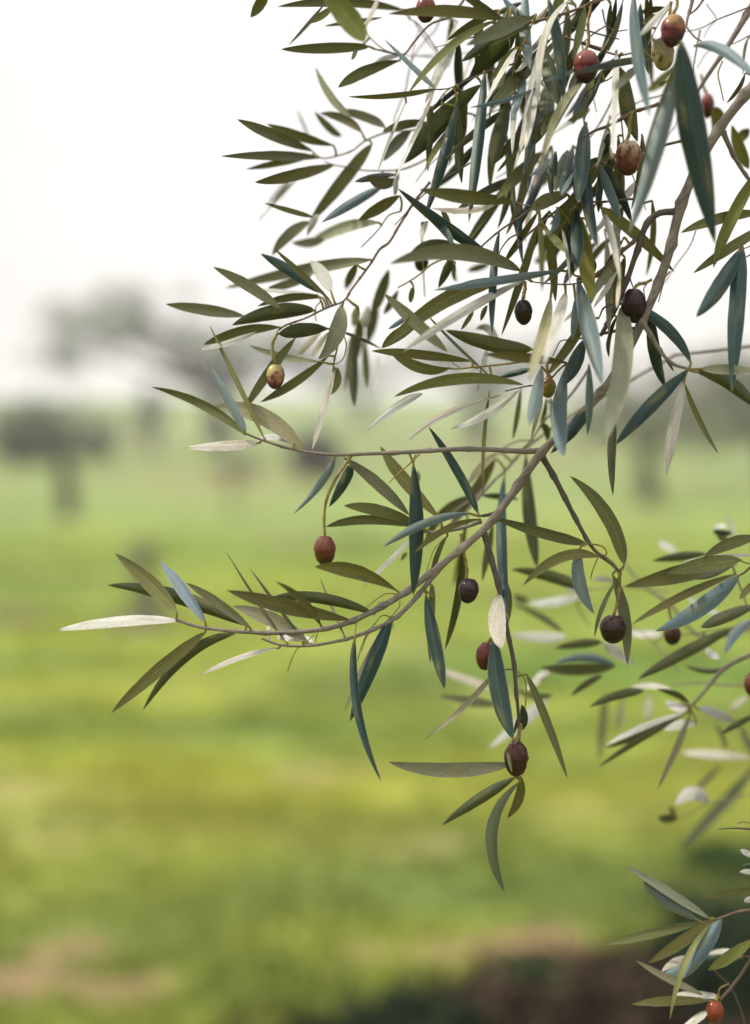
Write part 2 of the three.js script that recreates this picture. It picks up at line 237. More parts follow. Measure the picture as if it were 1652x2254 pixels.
// dark brambles filling the ditch at the near edge of the meadow
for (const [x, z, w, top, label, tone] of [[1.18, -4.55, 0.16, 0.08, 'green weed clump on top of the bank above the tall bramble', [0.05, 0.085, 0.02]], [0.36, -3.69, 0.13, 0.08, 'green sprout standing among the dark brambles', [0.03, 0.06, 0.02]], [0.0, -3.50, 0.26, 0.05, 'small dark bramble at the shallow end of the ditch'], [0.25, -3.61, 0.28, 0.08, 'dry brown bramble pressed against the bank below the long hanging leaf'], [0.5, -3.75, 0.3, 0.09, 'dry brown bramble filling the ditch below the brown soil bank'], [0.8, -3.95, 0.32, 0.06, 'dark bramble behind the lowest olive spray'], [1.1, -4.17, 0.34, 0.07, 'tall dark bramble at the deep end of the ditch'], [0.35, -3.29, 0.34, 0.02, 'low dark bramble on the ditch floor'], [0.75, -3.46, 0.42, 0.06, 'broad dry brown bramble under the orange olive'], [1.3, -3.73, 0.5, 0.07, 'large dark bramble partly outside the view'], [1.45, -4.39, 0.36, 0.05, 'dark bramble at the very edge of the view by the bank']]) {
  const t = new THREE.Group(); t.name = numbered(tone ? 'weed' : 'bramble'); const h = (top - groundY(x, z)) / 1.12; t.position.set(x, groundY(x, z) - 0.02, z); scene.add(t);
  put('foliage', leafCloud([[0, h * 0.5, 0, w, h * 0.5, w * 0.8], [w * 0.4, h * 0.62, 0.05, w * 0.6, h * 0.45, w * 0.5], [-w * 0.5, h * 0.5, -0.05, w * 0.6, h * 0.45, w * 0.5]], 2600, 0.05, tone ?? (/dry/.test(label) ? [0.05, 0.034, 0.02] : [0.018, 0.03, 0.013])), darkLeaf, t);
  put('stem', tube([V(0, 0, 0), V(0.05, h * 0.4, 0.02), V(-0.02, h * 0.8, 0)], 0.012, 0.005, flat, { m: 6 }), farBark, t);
  tag(t, label, tone ? 'weed' : 'bramble');
}

// ---------------------------------------------------------------- the bough: where its twigs, leaves and fruit hang
const boughs = [], fruits = [];
let ox = 0, oy = 0, os = 1;
const view = (x0, y0, x1) => { ox = x0; oy = y0; os = (x1 - x0) / 1652; }; // a window of the view that the next lines measure in
const um = ([x, y]) => [(ox + x * os) * 0.5503, (oy + y * os) * 0.5503];
const bough = (label) => boughs.push({ label, tubes: [], leaves: [] });
const T = (c, w0, w1, z0, z1, pts, o = {}) => boughs.at(-1).tubes.push({ c, w0: w0 * os * 0.5503, w1: w1 * os * 0.5503, z0, z1, pts: pts.map(um), ...o });
const L = (look, w, pts, dz = 0, o = {}) => boughs.at(-1).leaves.push({ look, w: w * os * 0.5503, pts: pts.map(um), dz, ...o });
const O = (skin, label, x, y, rx, ry, dz = 0, o = {}) => { const [u, v] = um([x, y]); fruits.push({ skin, label, x: u, y: v, rx: rx * os * 0.5503, ry: ry * os * 0.5503, dz, ...o, stalk: o.stalk?.map(um) }); };

// ---- the thick bough and its sprays, in focus
bough('thick grey brown bough forking into long drooping sprays');
view(0, 0, 3002);
T('g', 23, 15, -1, 0, [[1760, 70], [1652, 196], [1578, 292], [1510, 425], [1462, 590], [1412, 712], [1335, 850], [1262, 930], [1194, 994], [1130, 1085], [1066, 1165], [1004, 1218], [950, 1260]], { nodes: 16 });
T('g', 15, 6, 0, 0.5, [[952, 1259], [880, 1312], [800, 1356], [735, 1380], [660, 1391], [590, 1393], [500, 1388], [430, 1378], [388, 1364]], { nodes: 9 });
T('g', 12, 5, 0, 0, [[1004, 1216], [960, 1262], [900, 1334], [862, 1366], [785, 1400], [720, 1416], [668, 1422], [615, 1419], [576, 1405]], { nodes: 8 });
T('g', 13, 5, 0, -0.5, [[1196, 992], [1155, 993], [1030, 988], [900, 995], [800, 999], [735, 1001], [660, 992], [610, 979], [560, 962], [543, 955]], { nodes: 8 });
T('d', 14, 6, 0, 0, [[1190, 1000], [1216, 1042], [1240, 1088], [1276, 1158], [1310, 1212], [1345, 1240], [1368, 1262]], { nodes: 6 });
T('d', 14, 5, 0, 0, [[1064, 1168], [1072, 1195], [1086, 1245], [1102, 1308], [1112, 1360], [1122, 1410], [1131, 1455], [1136, 1510], [1142, 1580], [1143, 1650], [1140, 1712]], { nodes: 9 });
T('g', 9, 6, 0, 1.5, [[1060, 1148], [1025, 1160], [990, 1168], [962, 1174], [942, 1168]]);
T('d', 9, 7, 0, 0, [[1096, 1128], [1072, 1134], [1058, 1136]]);
T('g', 12, 6, -1.2, -1.4, [[1412, 705], [1436, 742], [1452, 770], [1480, 800], [1515, 812]], { nodes: 4 });
T('g', 9, 6, 0, 1, [[1408, 722], [1370, 726], [1320, 736], [1290, 745]]);
T('d', 15, 9, -0.5, 0, [[1490, 466], [1450, 470], [1425, 492], [1400, 560], [1378, 625], [1350, 690], [1322, 740]], { nodes: 5 });
T('g', 16, 7, 2, 3, [[1690, -60], [1652, 18], [1600, 105], [1566, 155], [1530, 210]], { nodes: 3 });
T('g', 12, 6, 1, 2, [[1592, 290], [1612, 335], [1635, 375], [1675, 430]], { nodes: 3 });
T('y', 7, 3, 0, 0, [[1485, 487], [1481, 520], [1472, 562], [1462, 600], [1455, 640]], { bare: 1 });
// far spray at the left end
view(200, 2100, 1000);
L('o', 135, [[1045, 715], [830, 480], [540, 235]], 1.5, { roll: -20 });
L('d', 125, [[1620, 830], [1050, 600], [475, 497]], 1, { roll: -25 });
L('b', 100, [[1285, 800], [1090, 520], [905, 290]], 1.5);
L('g', 80, [[1660, 855], [1400, 650], [1130, 478]], 0.5);
L('p', 92, [[1075, 795], [620, 790], [60, 868]], 1.5, { roll: 40 });
L('o', 110, [[1285, 885], [900, 1195], [510, 1550]], 1.5, { roll: -10 });
L('d', 90, [[1520, 900], [1120, 1090], [770, 1530]], 1, { roll: -10 });
view(1000, 2350, 1800);
L('p', 46, [[240, 500], [-60, 570], [-407, 722]], 0.5, { roll: 45 });
T('y', 10, 8, 0, 0, [[560, 350], [480, 440], [390, 510], [340, 610], [312, 702]], { bare: 1 });
T('y', 10, 8, 0, 0, [[590, 345], [560, 380], [540, 460]], { bare: 1 });
T('y', 10, 8, 0, 0, [[1240, 110], [1235, 160], [1190, 215], [1180, 270], [1188, 350]], { bare: 1 });
T('y', 11, 8, 0, 0, [[1200, 260], [1100, 230], [1040, 290], [960, 400], [915, 510], [890, 610]], { bare: 1 });
T('y', 10, 8, 0, 0, [[1010, 350], [960, 420], [920, 540]], { bare: 1 });
T('y', 11, 8, 0, 0, [[1240, 60], [1130, 50], [1050, 95], [960, 170]], { bare: 1 });
L('t', 128, [[1172, 235], [1030, 580], [825, 1110]], 0, { roll: 12 });
L('g', 62, [[1165, 245], [960, 640], [784, 1020]], 0.7, { roll: 40 });
L('t', 74, [[866, 420], [892, 1010], [1088, 1602]], -1, { roll: -15 });
T('y', 16, 10, 0, -1, [[878, 300], [872, 350], [866, 425]], { bare: 1 });
L('t', 118, [[1455, 50], [1522, 440], [1611, 845]], -0.3, { roll: 8 });
L('d', 50, [[1510, 80], [1490, 350], [1492, 620]], 1);
view(900, 1800, 1700);
L('o', 125, [[1420, 1160], [1090, 1005], [745, 965]], 0, { roll: -28 });
L('d', 95, [[1240, 1358], [820, 1235], [400, 1212]], 0, { roll: -25 });
L('o', 130, [[1040, 1405], [540, 1300], [20, 1160]], -1.5, { roll: -15 });
L('o', 62, [[790, 1440], [640, 1240], [420, 1085]], -2, { roll: -5 });
L('d', 26, [[515, 1600], [280, 1255], [20, 850]], 0.5, { roll: 60 });
L('d', 30, [[600, 1500], [430, 1270], [215, 985]], 0.6, { roll: 60 });
L('g', 28, [[990, 1540], [885, 1290], [790, 1070]], 0.6, { roll: 60 });
L('g', 125, [[700, 1610], [420, 1420], [65, 1290]], 0.8, { roll: 10 });
L('p', 56, [[640, 1578], [530, 1550], [425, 1548]], 1.2, { roll: 40 });
L('p', 60, [[718, 1605], [670, 1560], [608, 1535]], 1.2, { roll: 40 });
L('p', 30, [[375, 1580], [352, 1400], [340, 1165]], 1.2, { roll: 50 });
// horizontal twig and what hangs from it
L('l', 62, [[905, 75], [790, 275], [570, 525]], 0, { roll: 18 });
L('t', 92, [[1040, 130], [985, 260], [862, 470]], 0, { roll: 15 });
L('g', 104, [[1520, 535], [1270, 285], [980, 60]], 1.5, { roll: -5 });
L('o', 112, [[1770, 560], [1480, 245], [1285, -30]], 1.5, { roll: -5 });
L('o', 98, [[1590, 610], [1290, 505], [985, 460]], 1.5, { roll: -10 });
L('o', 82, [[1600, 640], [1200, 575], [835, 635]], 1.5, { roll: -12 });
L('p', 42, [[1560, 710], [1380, 895], [1145, 1130]], 1.6, { roll: 40 });
T('y', 12, 9, 0, 0, [[1580, 40], [1540, 100], [1450, 180], [1355, 270]], { bare: 1 });
view(1600, 1800, 2300);
L('t', 145, [[128, 125], [158, 700], [125, 1378]], -0.2, { roll: -4, slope: 0, reach: 60 });
T('y', 11, 9, 0, -0.2, [[185, 42], [150, 80], [128, 135]], { bare: 1 });
L('l', 86, [[655, 598], [270, 680], [-155, 914]], -0.8, { roll: 8 });
L('o', 64, [[755, 655], [440, 745], [140, 970]], -0.6, { roll: -20 });
L('t', 88, [[742, 605], [555, 225], [267, -226]], -0.4, { roll: 20 });
L('o', 50, [[450, 810], [360, 980], [280, 1260]], 0.6);
L('o', 58, [[300, 1270], [305, 1500], [285, 2000]], 0.8);
L('d', 78, [[595, 950], [560, 1380], [425, 1890]], 1.5);
T('y', 10, 8, 0.6, 0.6, [[420, 830], [330, 930], [270, 1090], [240, 1200]], { bare: 1 });
L('p', 168, [[940, 1345], [918, 1620], [965, 1876]], -0.8, { roll: 12 });
L('o', 38, [[850, -560], [800, -80], [786, 412]], 0, { roll: 55 });
// the two hanging twigs
view(2000, 1850, 2700);
L('o', 108, [[815, 765], [400, 662], [-90, 512]], -0.2, { roll: -22 });
T('y', 12, 16, 0, -0.2, [[960, 885], [1010, 860], [980, 800], [900, 775], [830, 770]], { bare: 1 });
L('o', 140, [[1175, 960], [1010, 500], [665, 130]], 0, { roll: -5 });
T('y', 11, 11, 0, 0, [[1120, 1030], [1160, 1020], [1176, 950]], { bare: 1 });
L('o', 105, [[925, 890], [570, 900], [220, 1160]], 0, { roll: 5 });
L('l', 134, [[765, 790], [745, 1100], [890, 1425]], -0.6, { roll: 5 });
T('y', 12, 10, 0, -0.6, [[825, 735], [818, 780], [765, 792]], { bare: 1 });
L('g', 112, [[1065, 1060], [1180, 1450], [1203, 1910]], 0.8, { roll: 5 });
L('g', 44, [[1110, 1100], [970, 1370], [895, 1640]], 1, { roll: 20 });
T('y', 14, 12, 0, 0, [[925, 900], [880, 1010], [855, 1100]], { bare: 1 });
O('black', 'glossy round black olive against a pale leaf', 1070, 1570, 124, 138, 0, { wrinkle: 0.02, stalk: [[995, 890], [1080, 965], [1130, 1080], [1125, 1230], [1105, 1340]] });
view(1600, 1800, 2300);
O('plum', 'smooth dark plum olive just below the bough fork', 650, 1325, 94, 122, 0, { tilt: 14, stalk: [[575, 790], [590, 900], [620, 1050], [635, 1150]] });
view(900, 1800, 1700);
O('brown', 'shiny reddish brown olive hanging alone from the horizontal twig', 826, 826, 89, 126, 0, { wrinkle: 0.022, stalk: [[1060, 35], [960, 170], [890, 290], [838, 420], [820, 560]] });
view(1500, 2500, 2350);
L('t', 152, [[930, 90], [965, 520], [1080, 892]], -0.6, { roll: 6 });
L('g', 46, [[925, 380], [690, 640], [390, 885]], 0, { roll: 40 });
L('o', 68, [[1180, 385], [1325, 720], [1497, 1188]], 0, { roll: -15 });
L('t', 62, [[1160, 802], [1160, 710], [1143, 618]], -0.5, { roll: 0 });
L('d', 26, [[1125, 695], [1100, 780], [1085, 845]], 0);
L('g', 118, [[1060, 1080], [560, 1128], [108, 1065]], 0.4, { roll: 0, reach: 60 });
L('d', 92, [[1090, 1185], [840, 1335], [522, 1557]], 0, { roll: -5, reach: 50 });
L('d', 96, [[1130, 1215], [910, 1590], [1012, 2078]], -0.3, { roll: 12, reach: 50 });
L('o', 76, [[1135, 1180], [1120, 1350], [1030, 1500]], 0.6);
L('d', 28, [[1072, 892], [1045, 1010], [1066, 1140]], -1.5, { roll: 0 });
T('y', 14, 10, 0, 0, [[1115, 360], [1165, 420], [1178, 520], [1170, 645]], { bare: 1 });
T('y', 14, 10, 0, 0, [[1080, 348], [1030, 345], [920, 385]], { bare: 1 });
O('wine', 'small wrinkled wine red olive beside a pale leaf', 856, 242, 67, 108, 0.4, { tilt: -8, wrinkle: 0.05, stalk: [[935, 40], [915, 90]] });
O('rust', 'shrivelled dark brown olive at the foot of the hanging twig', 1098, 1038, 89, 135, -0.6, { wrinkle: 0.06, stalk: [[1140, 760], [1120, 850]] });
// left tip of the horizontal twig
view(550, 1200, 1350);
L('o', 76, [[885, 1105], [530, 860], [118, 718]], 0, { roll: -20 });
L('b', 84, [[890, 1100], [770, 860], [580, 518]], -0.3, { roll: 15 });
L('o', 44, [[1055, 1155], [840, 700], [600, 215]], 0, { roll: 45 });
L('g', 150, [[1375, 1250], [1030, 960], [620, 886]], 0.6, { roll: 12 });
L('p', 86, [[1010, 1180], [720, 1205], [400, 1218]], 0, { roll: 35 });
L('p', 50, [[1290, 1185], [1110, 1130], [980, 1165]], 0.6, { roll: 45 });
// leaves over and under the thick bough
view(2400, 1200, 3002);
L('t', 130, [[1000, 695], [740, 305], [255, 0]], -1.6, { roll: -18 });
L('t', 135, [[560, 130], [610, 600], [730, 965]], 0.5, { roll: -14 });
L('t', 165, [[990, 750], [590, 1130], [170, 1590]], -2.2, { roll: 0 });
L('p', 125, [[925, 870], [820, 1350], [725, 1925]], -2.4, { roll: -15 });
L('o', 60, [[925, 900], [1090, 1320], [1300, 1682]], -1.2, { roll: -30 });
L('d', 155, [[1060, 790], [1400, 900], [1740, 1200]], -1.6, { roll: -10 });
L('g', 115, [[1110, 755], [1400, 765], [1740, 790]], -3.4, { roll: 18 });
L('o', 30, [[720, 640], [765, 705], [812, 780]], 0.4);
L('d', 48, [[135, 350], [100, 480], [102, 625]], 0.5);
L('d', 96, [[160, 1300], [132, 1680], [146, 2143]], 0.5, { roll: -10 });
L('g', 230, [[250, 60], [235, 800], [20, 1605]], -4.5, { roll: -8 });
view(2300, 600, 3002);
L('o', 108, [[1760, 590], [1380, 640], [1000, 778]], 0.5, { roll: -10 });
L('y', 120, [[1760, 150], [1490, 620], [1305, 1107]], 0, { roll: 5 });
L('o', 100, [[1760, 740], [1440, 935], [1118, 1157]], 0.3, { roll: -10 });
L('t', 155, [[1568, 930], [1360, 1290], [1145, 1570]], -2, { roll: 0 });
L('t', 165, [[1568, 900], [1525, 1480], [1480, 2270]], -2.4, { roll: 4 });
L('o', 112, [[240, 540], [590, 805], [935, 1147]], -0.5, { roll: -12 });
T('y', 14, 10, -0.3, 0, [[900, 1140], [850, 1200], [820, 1310], [785, 1438]], { bare: 1 });
T('y', 13, 9, 0, 0, [[690, 1240], [650, 1310], [665, 1400]], { bare: 1 });
T('r', 12, 9, 3, 4, [[1140, 760], [1080, 910], [950, 1090], [840, 1260]]);
T('r', 10, 8, 0, 0, [[1660, 900], [1570, 950], [1555, 1080], [1595, 1300]]);
T('g', 14, 10, 0, 1, [[1652, 985], [1600, 1020], [1565, 1075]]);
O('plum', 'burgundy olive tucked beside the bough under a dark leaf', 556, 1462, 112, 166, -0.6, { tilt: 2, stalk: [[725, 1220], [670, 1248], [590, 1270]] });
view(2300, 0, 3002);
L('t', 272, [[1000, 380], [1105, 1150], [1322, 2300]], -8, { roll: -8, slope: 2 });
L('l', 165, [[965, 560], [800, 1260], [515, 2195]], -7, { roll: 10, slope: 0 });
L('o', 90, [[955, 560], [790, 1100], [600, 1620]], -6.6, { roll: -25, slope: 0 });
L('l', 105, [[1130, 430], [1400, 475], [1720, 750]], -5, { roll: 5 });
L('g', 60, [[720, 350], [800, 440], [910, 530]], -6);
L('o', 40, [[1600, 690], [1545, 830], [1430, 970]], 0.5);
L('d', 26, [[1640, 350], [1600, 480], [1585, 700]], 0.5);
L('y', 120, [[1480, 1180], [1550, 1400], [1640, 1590]], 4);
L('y', 130, [[1300, 1010], [1345, 1130], [1290, 1250]], 5);
L('y', 100, [[1640, 1210], [1580, 1280], [1500, 1340]], 5);
T('y', 15, 11, 0, 0, [[1392, 575], [1350, 690], [1375, 830], [1402, 955]], { bare: 1 });
T('r', 40, 18, 1, 0, [[1120, -60], [1090, 80], [1062, 170], [1050, 260]], { nodes: 2 });
T('r', 24, 16, 1, 0, [[1220, -20], [1150, 80], [1090, 130]]);
T('d', 18, 12, 0, -3, [[1060, 265], [1130, 350], [1200, 400], [1130, 440]]);
T('r', 16, 9, 2, 3, [[1660, 60], [1480, 130], [1330, 190], [1200, 260], [1050, 300]]);
T('r', 10, 8, 3, 4, [[1240, 40], [1330, 180], [1270, 250], [1215, 350]]);
T('r', 11, 8, 3, 4, [[1650, 330], [1520, 400], [1390, 440], [1260, 480], [1150, 640]]);
O('ripe', 'olive with an amber crown and purple sides touching a speckled one', 925, 285, 114, 150, -2, { tilt: 8, stalk: [[960, -40], [962, 60]] });
O('speckled', 'greenish olive speckled with dark spots half behind its neighbour', 830, 505, 104, 156, -1.4, { tilt: 6, stalk: [[905, 20], [880, 200]] });
O('red', 'red olive crossed by a dark narrow leaf', 108, 625, 118, 156, -1, { tilt: 4, stalk: [[150, 60], [125, 220], [130, 380]] });
O('mottled', 'mottled cream and burgundy olive behind a blurred leaf', 505, 1482, 120, 165, -1, { tilt: 8, wrinkle: 0.03, stalk: [[540, 1050], [515, 1150], [512, 1260]] });
O('red', 'blurred red olive beside the broad dark leaf', 1245, 995, 66, 118, 6, { stalk: [[1190, 700], [1215, 830]] });

// ---- the upper sprays that hang in front of the sky
bough('leafy upper bough hanging in a dense curtain before the sky');
view(1600, 0, 2300);
T('r', 40, 22, 1, 0, [[2900, -400], [2300, -160], [1850, 20], [1650, 95], [1480, 150], [1300, 195], [1120, 232], [960, 222], [860, 215]], { nodes: 9 });
T('r', 26, 12, 0.5, 1, [[1900, 460], [1650, 380], [1530, 345], [1430, 322]], { nodes: 3 });
T('r', 18, 8, 1.5, 1, [[1080, 600], [960, 635], [850, 665], [700, 730], [590, 780], [460, 835], [330, 845], [200, 850], [60, 870], [-60, 905]], { nodes: 8 });
T('r', 14, 8, 1, 1.5, [[480, 830], [420, 880], [360, 960], [300, 1060]]);
T('y', 10, 8, 1, 1.5, [[430, 870], [390, 980], [370, 1100]]);
T('r', 16, 10, 5, 6, [[1000, 900], [800, 1120], [640, 1300], [450, 1560], [300, 1720]]);
T('r', 12, 8, 3, 4, [[520, 1360], [380, 1470], [240, 1600], [150, 1720]]);
T('y', 18, 10, 0, 1, [[1270, 180], [1200, 340], [1130, 480], [1090, 600], [1050, 780]]);
T('r', 20, 12, 0, 2, [[1900, -40], [1700, 90], [1500, 240], [1330, 340]]);
T('r', 16, 10, 6, 7, [[130, 190], [250, 380], [370, 540], [200, 530], [0, 525]]);
T('r', 16, 10, 6, 7, [[420, 60], [330, 290], [250, 370], [120, 560], [60, 800]]);
T('r', 12, 9, 6, 7, [[900, 500], [700, 500], [480, 505], [280, 520], [0, 530]]);
L('o', 115, [[1010, 188], [500, 108], [-104, 131]], -2.5, { roll: 5 });
L('o', 75, [[965, 188], [760, 55], [560, -70]], -2, { roll: 0 });
L('l', 72, [[1230, 190], [1100, 115], [960, -50]], 1);
L('l', 110, [[1195, -80], [1180, 300], [1235, 655]], 1, { roll: 10 });
L('g', 150, [[1258, 172], [990, 255], [628, 426]], -2, { roll: -20 });
L('o', 62, [[1240, 262], [1050, 310], [850, 440]], -1);
L('d', 95, [[1000, 330], [800, 435], [586, 580]], 1);
L('d', 190, [[1080, 320], [880, 520], [640, 780]], 1.5, { roll: -30 });
L('d', 200, [[770, 800], [420, 1130], [40, 1545]], 2, { roll: -30 });
L('o', 78, [[900, 195], [470, 450], [80, 884]], -0.5, { roll: 25 });
L('y', 78, [[490, 150], [480, 390], [450, 640]], 6);
L('o', 72, [[1085, 450], [970, 610], [848, 780]], 0.5);
L('p', 46, [[1110, 450], [950, 700], [795, 1000]], 0, { roll: 50 });
L('p', 46, [[1000, 830], [890, 960], [840, 1135]], 0, { roll: 50 });
L('o', 115, [[1210, 590], [1050, 790], [850, 1015]], 1);
L('p', 58, [[1235, 425], [1200, 570], [1085, 685]], 0);
L('t', 110, [[800, 672], [738, 1350], [652, 2096]], 0, { roll: 6, reach: 60 });
L('t', 105, [[540, 925], [430, 1430], [235, 2060]], 1, { roll: 12 });
L('d', 78, [[290, 1010], [285, 1260], [265, 1620]], 1);
L('d', 150, [[1040, 930], [955, 1240], [868, 1562]], 1.5, { roll: -20 });
L('o', 66, [[1110, 1240], [1010, 1390], [868, 1558]], 2);
L('p', 56, [[1105, 780], [1078, 1050], [1062, 1455]], 0.5);
L('l', 62, [[1190, 600], [1140, 880], [1058, 1125]], 0.5);
L('p', 68, [[1600, 0], [1360, 360], [1312, 1010]], -3, { roll: 40 });
L('p', 52, [[1395, 215], [1265, 700], [1150, 1245]], -1, { roll: 45 });
L('p', 82, [[1330, 560], [1265, 960], [1180, 1410]], -0.5, { roll: 20 });
L('p', 42, [[1245, 900], [1180, 1240], [1075, 1610]], -1, { roll: 45 });
L('t', 95, [[1325, 1000], [1255, 1280], [1170, 1640]], 1);
L('t', 108, [[1400, -20], [1500, 430], [1545, 1000]], -2, { roll: -10 });
L('d', 150, [[1370, 470], [1430, 720], [1510, 1010]], 1.5);
L('d', 150, [[1370, 820], [1390, 1020], [1340, 1280]], 2);
L('t', 42, [[1290, 828], [1000, 935], [668, 1013]], -2, { roll: 55 });
L('t', 42, [[1760, 580], [1550, 700], [1335, 775]], -2, { roll: 55 });
L('g', 82, [[1720, 790], [1500, 1060], [1318, 1610]], -4, { roll: 25 });
L('p', 42, [[1740, 1070], [1560, 1180], [1400, 1290]], -4, { roll: 50 });
L('o', 105, [[1490, 1040], [1350, 1210], [1235, 1395]], 0.5);
L('p', 36, [[325, 850], [190, 1180], [-80, 1765]], 0, { roll: 50 });
L('p', 30, [[60, 960], [-90, 1300], [-200, 1600]], 0.4, { roll: 50 });
L('o', 36, [[1115, 1425], [1020, 1510], [922, 1622]], 0);
L('o', 80, [[1700, 380], [1600, 620], [1570, 830]], 2);
L('g', 60, [[1700, 640], [1640, 760], [1590, 860]], 2);
L('d', 60, [[1160, 20], [1030, 80], [900, 140]], 3);
L('p', 50, [[1400, 60], [1330, 160], [1250, 230]], 2);
L('o', 60, [[1480, 100], [1400, 130], [1280, 190]], 2);
L('y', 100, [[1540, -60], [1490, 40], [1430, 130]], 3);
O('red', 'red olive behind a long brown leaf at the top edge', 245, 88, 92, 126, 0.8, { stalk: [[330, -260], [280, -140]] });
view(2300, 0, 3002);
L('t', 115, [[560, -90], [575, 420], [708, 1095]], -5, { roll: 10 });
L('d', 150, [[430, 640], [500, 1000], [592, 1335]], 1, { roll: -10 });
L('t', 75, [[745, 570], [440, 592], [-40, 705]], -4, { roll: -30 });
L('p', 62, [[905, 25], [760, 180], [615, 335]], -3);
L('y', 72, [[940, 640], [820, 745], [695, 865]], 6);
L('y', 62, [[880, 760], [760, 820], [640, 850]], 7);
L('o', 82, [[95, 70], [50, 300], [-20, 570]], 1);
L('o', 48, [[335, 30], [322, 180], [305, 335]], 2);
L('p', 62, [[392, 480], [378, 900], [350, 1500]], -5, { roll: 30 });
L('t', 95, [[115, 790], [60, 960], [-20, 1170]], 0.5);
L('t', 150, [[110, 1160], [80, 1480], [30, 1900]], 0, { roll: -10 });
L('g', 62, [[140, 1020], [50, 1085], [-70, 1140]], -5);
L('o', 60, [[620, 120], [740, 90], [860, 70]], 3);
L('o', 50, [[640, 210], [720, 170], [800, 140]], 3);
L('g', 55, [[450, 20], [390, 260], [310, 480]], 2);
L('t', 34, [[250, 690], [190, 860], [120, 1010]], 1);
L('d', 40, [[360, 290], [290, 440], [220, 520]], 1);
L('d', 46, [[330, 1090], [260, 1350], [205, 1590]], 0.5, { roll: 50 });
L('t', 70, [[330, 1250], [290, 1400], [250, 1560]], 1);
L('g', 80, [[590, 640], [480, 730], [370, 850]], -4);
T('r', 34, 24, 0.5, 0, [[790, 980], [680, 1015], [560, 1050], [430, 1125], [300, 1190], [180, 1235], [90, 1290]], { nodes: 4 });
T('r', 30, 18, 1, 0.5, [[1010, 1325], [860, 1362], [640, 1420], [340, 1490], [230, 1540], [140, 1610]], { nodes: 4 });
T('r', 22, 14, 1.5, 1, [[0, 375], [140, 440], [300, 490], [420, 520], [530, 500], [640, 470]], { nodes: 3 });
T('r', 16, 10, 1, 1, [[300, 240], [200, 300], [90, 390], [0, 450]]);
T('r', 16, 10, 1, 1, [[260, 90], [300, 240], [390, 290], [500, 280]]);
T('d', 18, 12, 0.5, 1, [[-40, 260], [120, 290], [260, 330], [420, 370]]);
T('d', 14, 10, 0.5, 1, [[420, 650], [330, 740], [200, 800], [110, 880], [60, 960]]);
T('d', 12, 9, 1, 1, [[460, -20], [410, 180], [370, 330], [320, 480]]);
T('y', 18, 12, 0.5, 0.5, [[160, 20], [130, 200], [120, 330]]);
T('g', 14, 9, 1.5, 2, [[900, 60], [800, 200], [740, 320], [690, 420]]);
view(2300, 600, 3002);
L('t', 125, [[60, -160], [45, 180], [8, 462]], 0.6, { roll: -10 });
L('t', 120, [[120, -120], [110, 370], [211, 912]], 0, { roll: -14 });
L('t', 72, [[275, 140], [235, 360], [224, 590]], 1);
L('l', 90, [[232, 120], [325, 390], [430, 645]], -0.5);
L('t', 86, [[275, 110], [420, 400], [545, 700]], 0.5);
L('p', 68, [[250, 545], [350, 830], [430, 1240]], -3, { roll: 25 });
L('p', 40, [[415, 1180], [410, 1320], [395, 1490]], -3, { roll: 25 });
L('y', 150, [[60, 640], [100, 1010], [165, 1430]], -0.4, { roll: 0 });
L('t', 120, [[20, 540], [25, 820], [15, 1120]], -0.8, { roll: 0 });
L('l', 168, [[25, 1222], [120, 1640], [264, 2215]], -3, { roll: 18 });
L('y', 50, [[410, 60], [395, 170], [400, 275]], 1);
L('g', 60, [[360, 560], [395, 800], [420, 1000]], 1);
L('p', 50, [[400, 1130], [300, 1300], [180, 1480]], -1, { roll: 30 });
L('o', 60, [[470, 1010], [440, 1200], [460, 1420]], 1.5);
T('r', 18, 24, 0.5, 0.5, [[0, 505], [120, 490], [300, 485], [430, 470], [560, 460]], { nodes: 2 });
T('y', 20, 12, -0.5, 0, [[200, 500], [140, 620], [95, 760]]);
T('r', 40, 24, -0.5, 0, [[560, 860], [440, 960], [350, 1050], [230, 1150], [130, 1215], [20, 1210]], { nodes: 3 });
T('y', 26, 16, -0.5, -0.6, [[100, 1200], [0, 1180], [-40, 1140]]);
T('r', 16, 12, 0, 0, [[510, 1150], [530, 1240], [552, 1300]], { bare: 1 });
T('r', 22, 14, -0.4, 0, [[390, 1440], [330, 1460], [270, 1490], [230, 1580]]);
T('d', 18, 12, -0.4, 0, [[400, 1480], [340, 1560], [270, 1650]]);
view(1600, 600, 2300);
L('o', 122, [[1345, 25], [1120, 230], [918, 462]], 0.5, { roll: -10 });
L('o', 135, [[1070, 485], [620, 440], [188, 374]], -2.5, { roll: -12 });
L('p', 58, [[900, 515], [620, 572], [308, 548]], -2, { roll: 45 });
T('r', 14, 12, -2, -1.5, [[1240, 528], [1160, 515], [1060, 484]]);
L('g', 132, [[1592, 425], [1400, 470], [1235, 560]], -1, { roll: -30 });
T('r', 24, 14, -0.8, 0.5, [[1290, 520], [1140, 630], [960, 750], [850, 840], [740, 940]], { nodes: 3 });
L('t', 112, [[890, 1030], [450, 735], [-20, 362]], -1, { roll: -8 });
L('t', 76, [[150, 530], [400, 740], [502, 912]], -0.6, { roll: -20 });
L('g', 160, [[1140, 1140], [540, 960], [-90, 1075]], -3, { roll: -6 });
L('d', 70, [[620, 940], [330, 880], [100, 980]], -2, { roll: -25 });
L('l', 86, [[1510, 1138], [900, 1235], [325, 1322]], -2, { roll: 20 });
L('o', 155, [[950, 1235], [420, 1420], [-160, 1865]], -1.6, { roll: -12 });
L('p', 92, [[1195, 1215], [620, 1515], [32, 1906]], -3.5, { roll: 25 });
L('t', 76, [[942, 760], [880, 1220], [871, 1762]], -0.4, { roll: 14 });
L('o', 62, [[1300, 590], [1110, 880], [985, 1065]], 0.6);
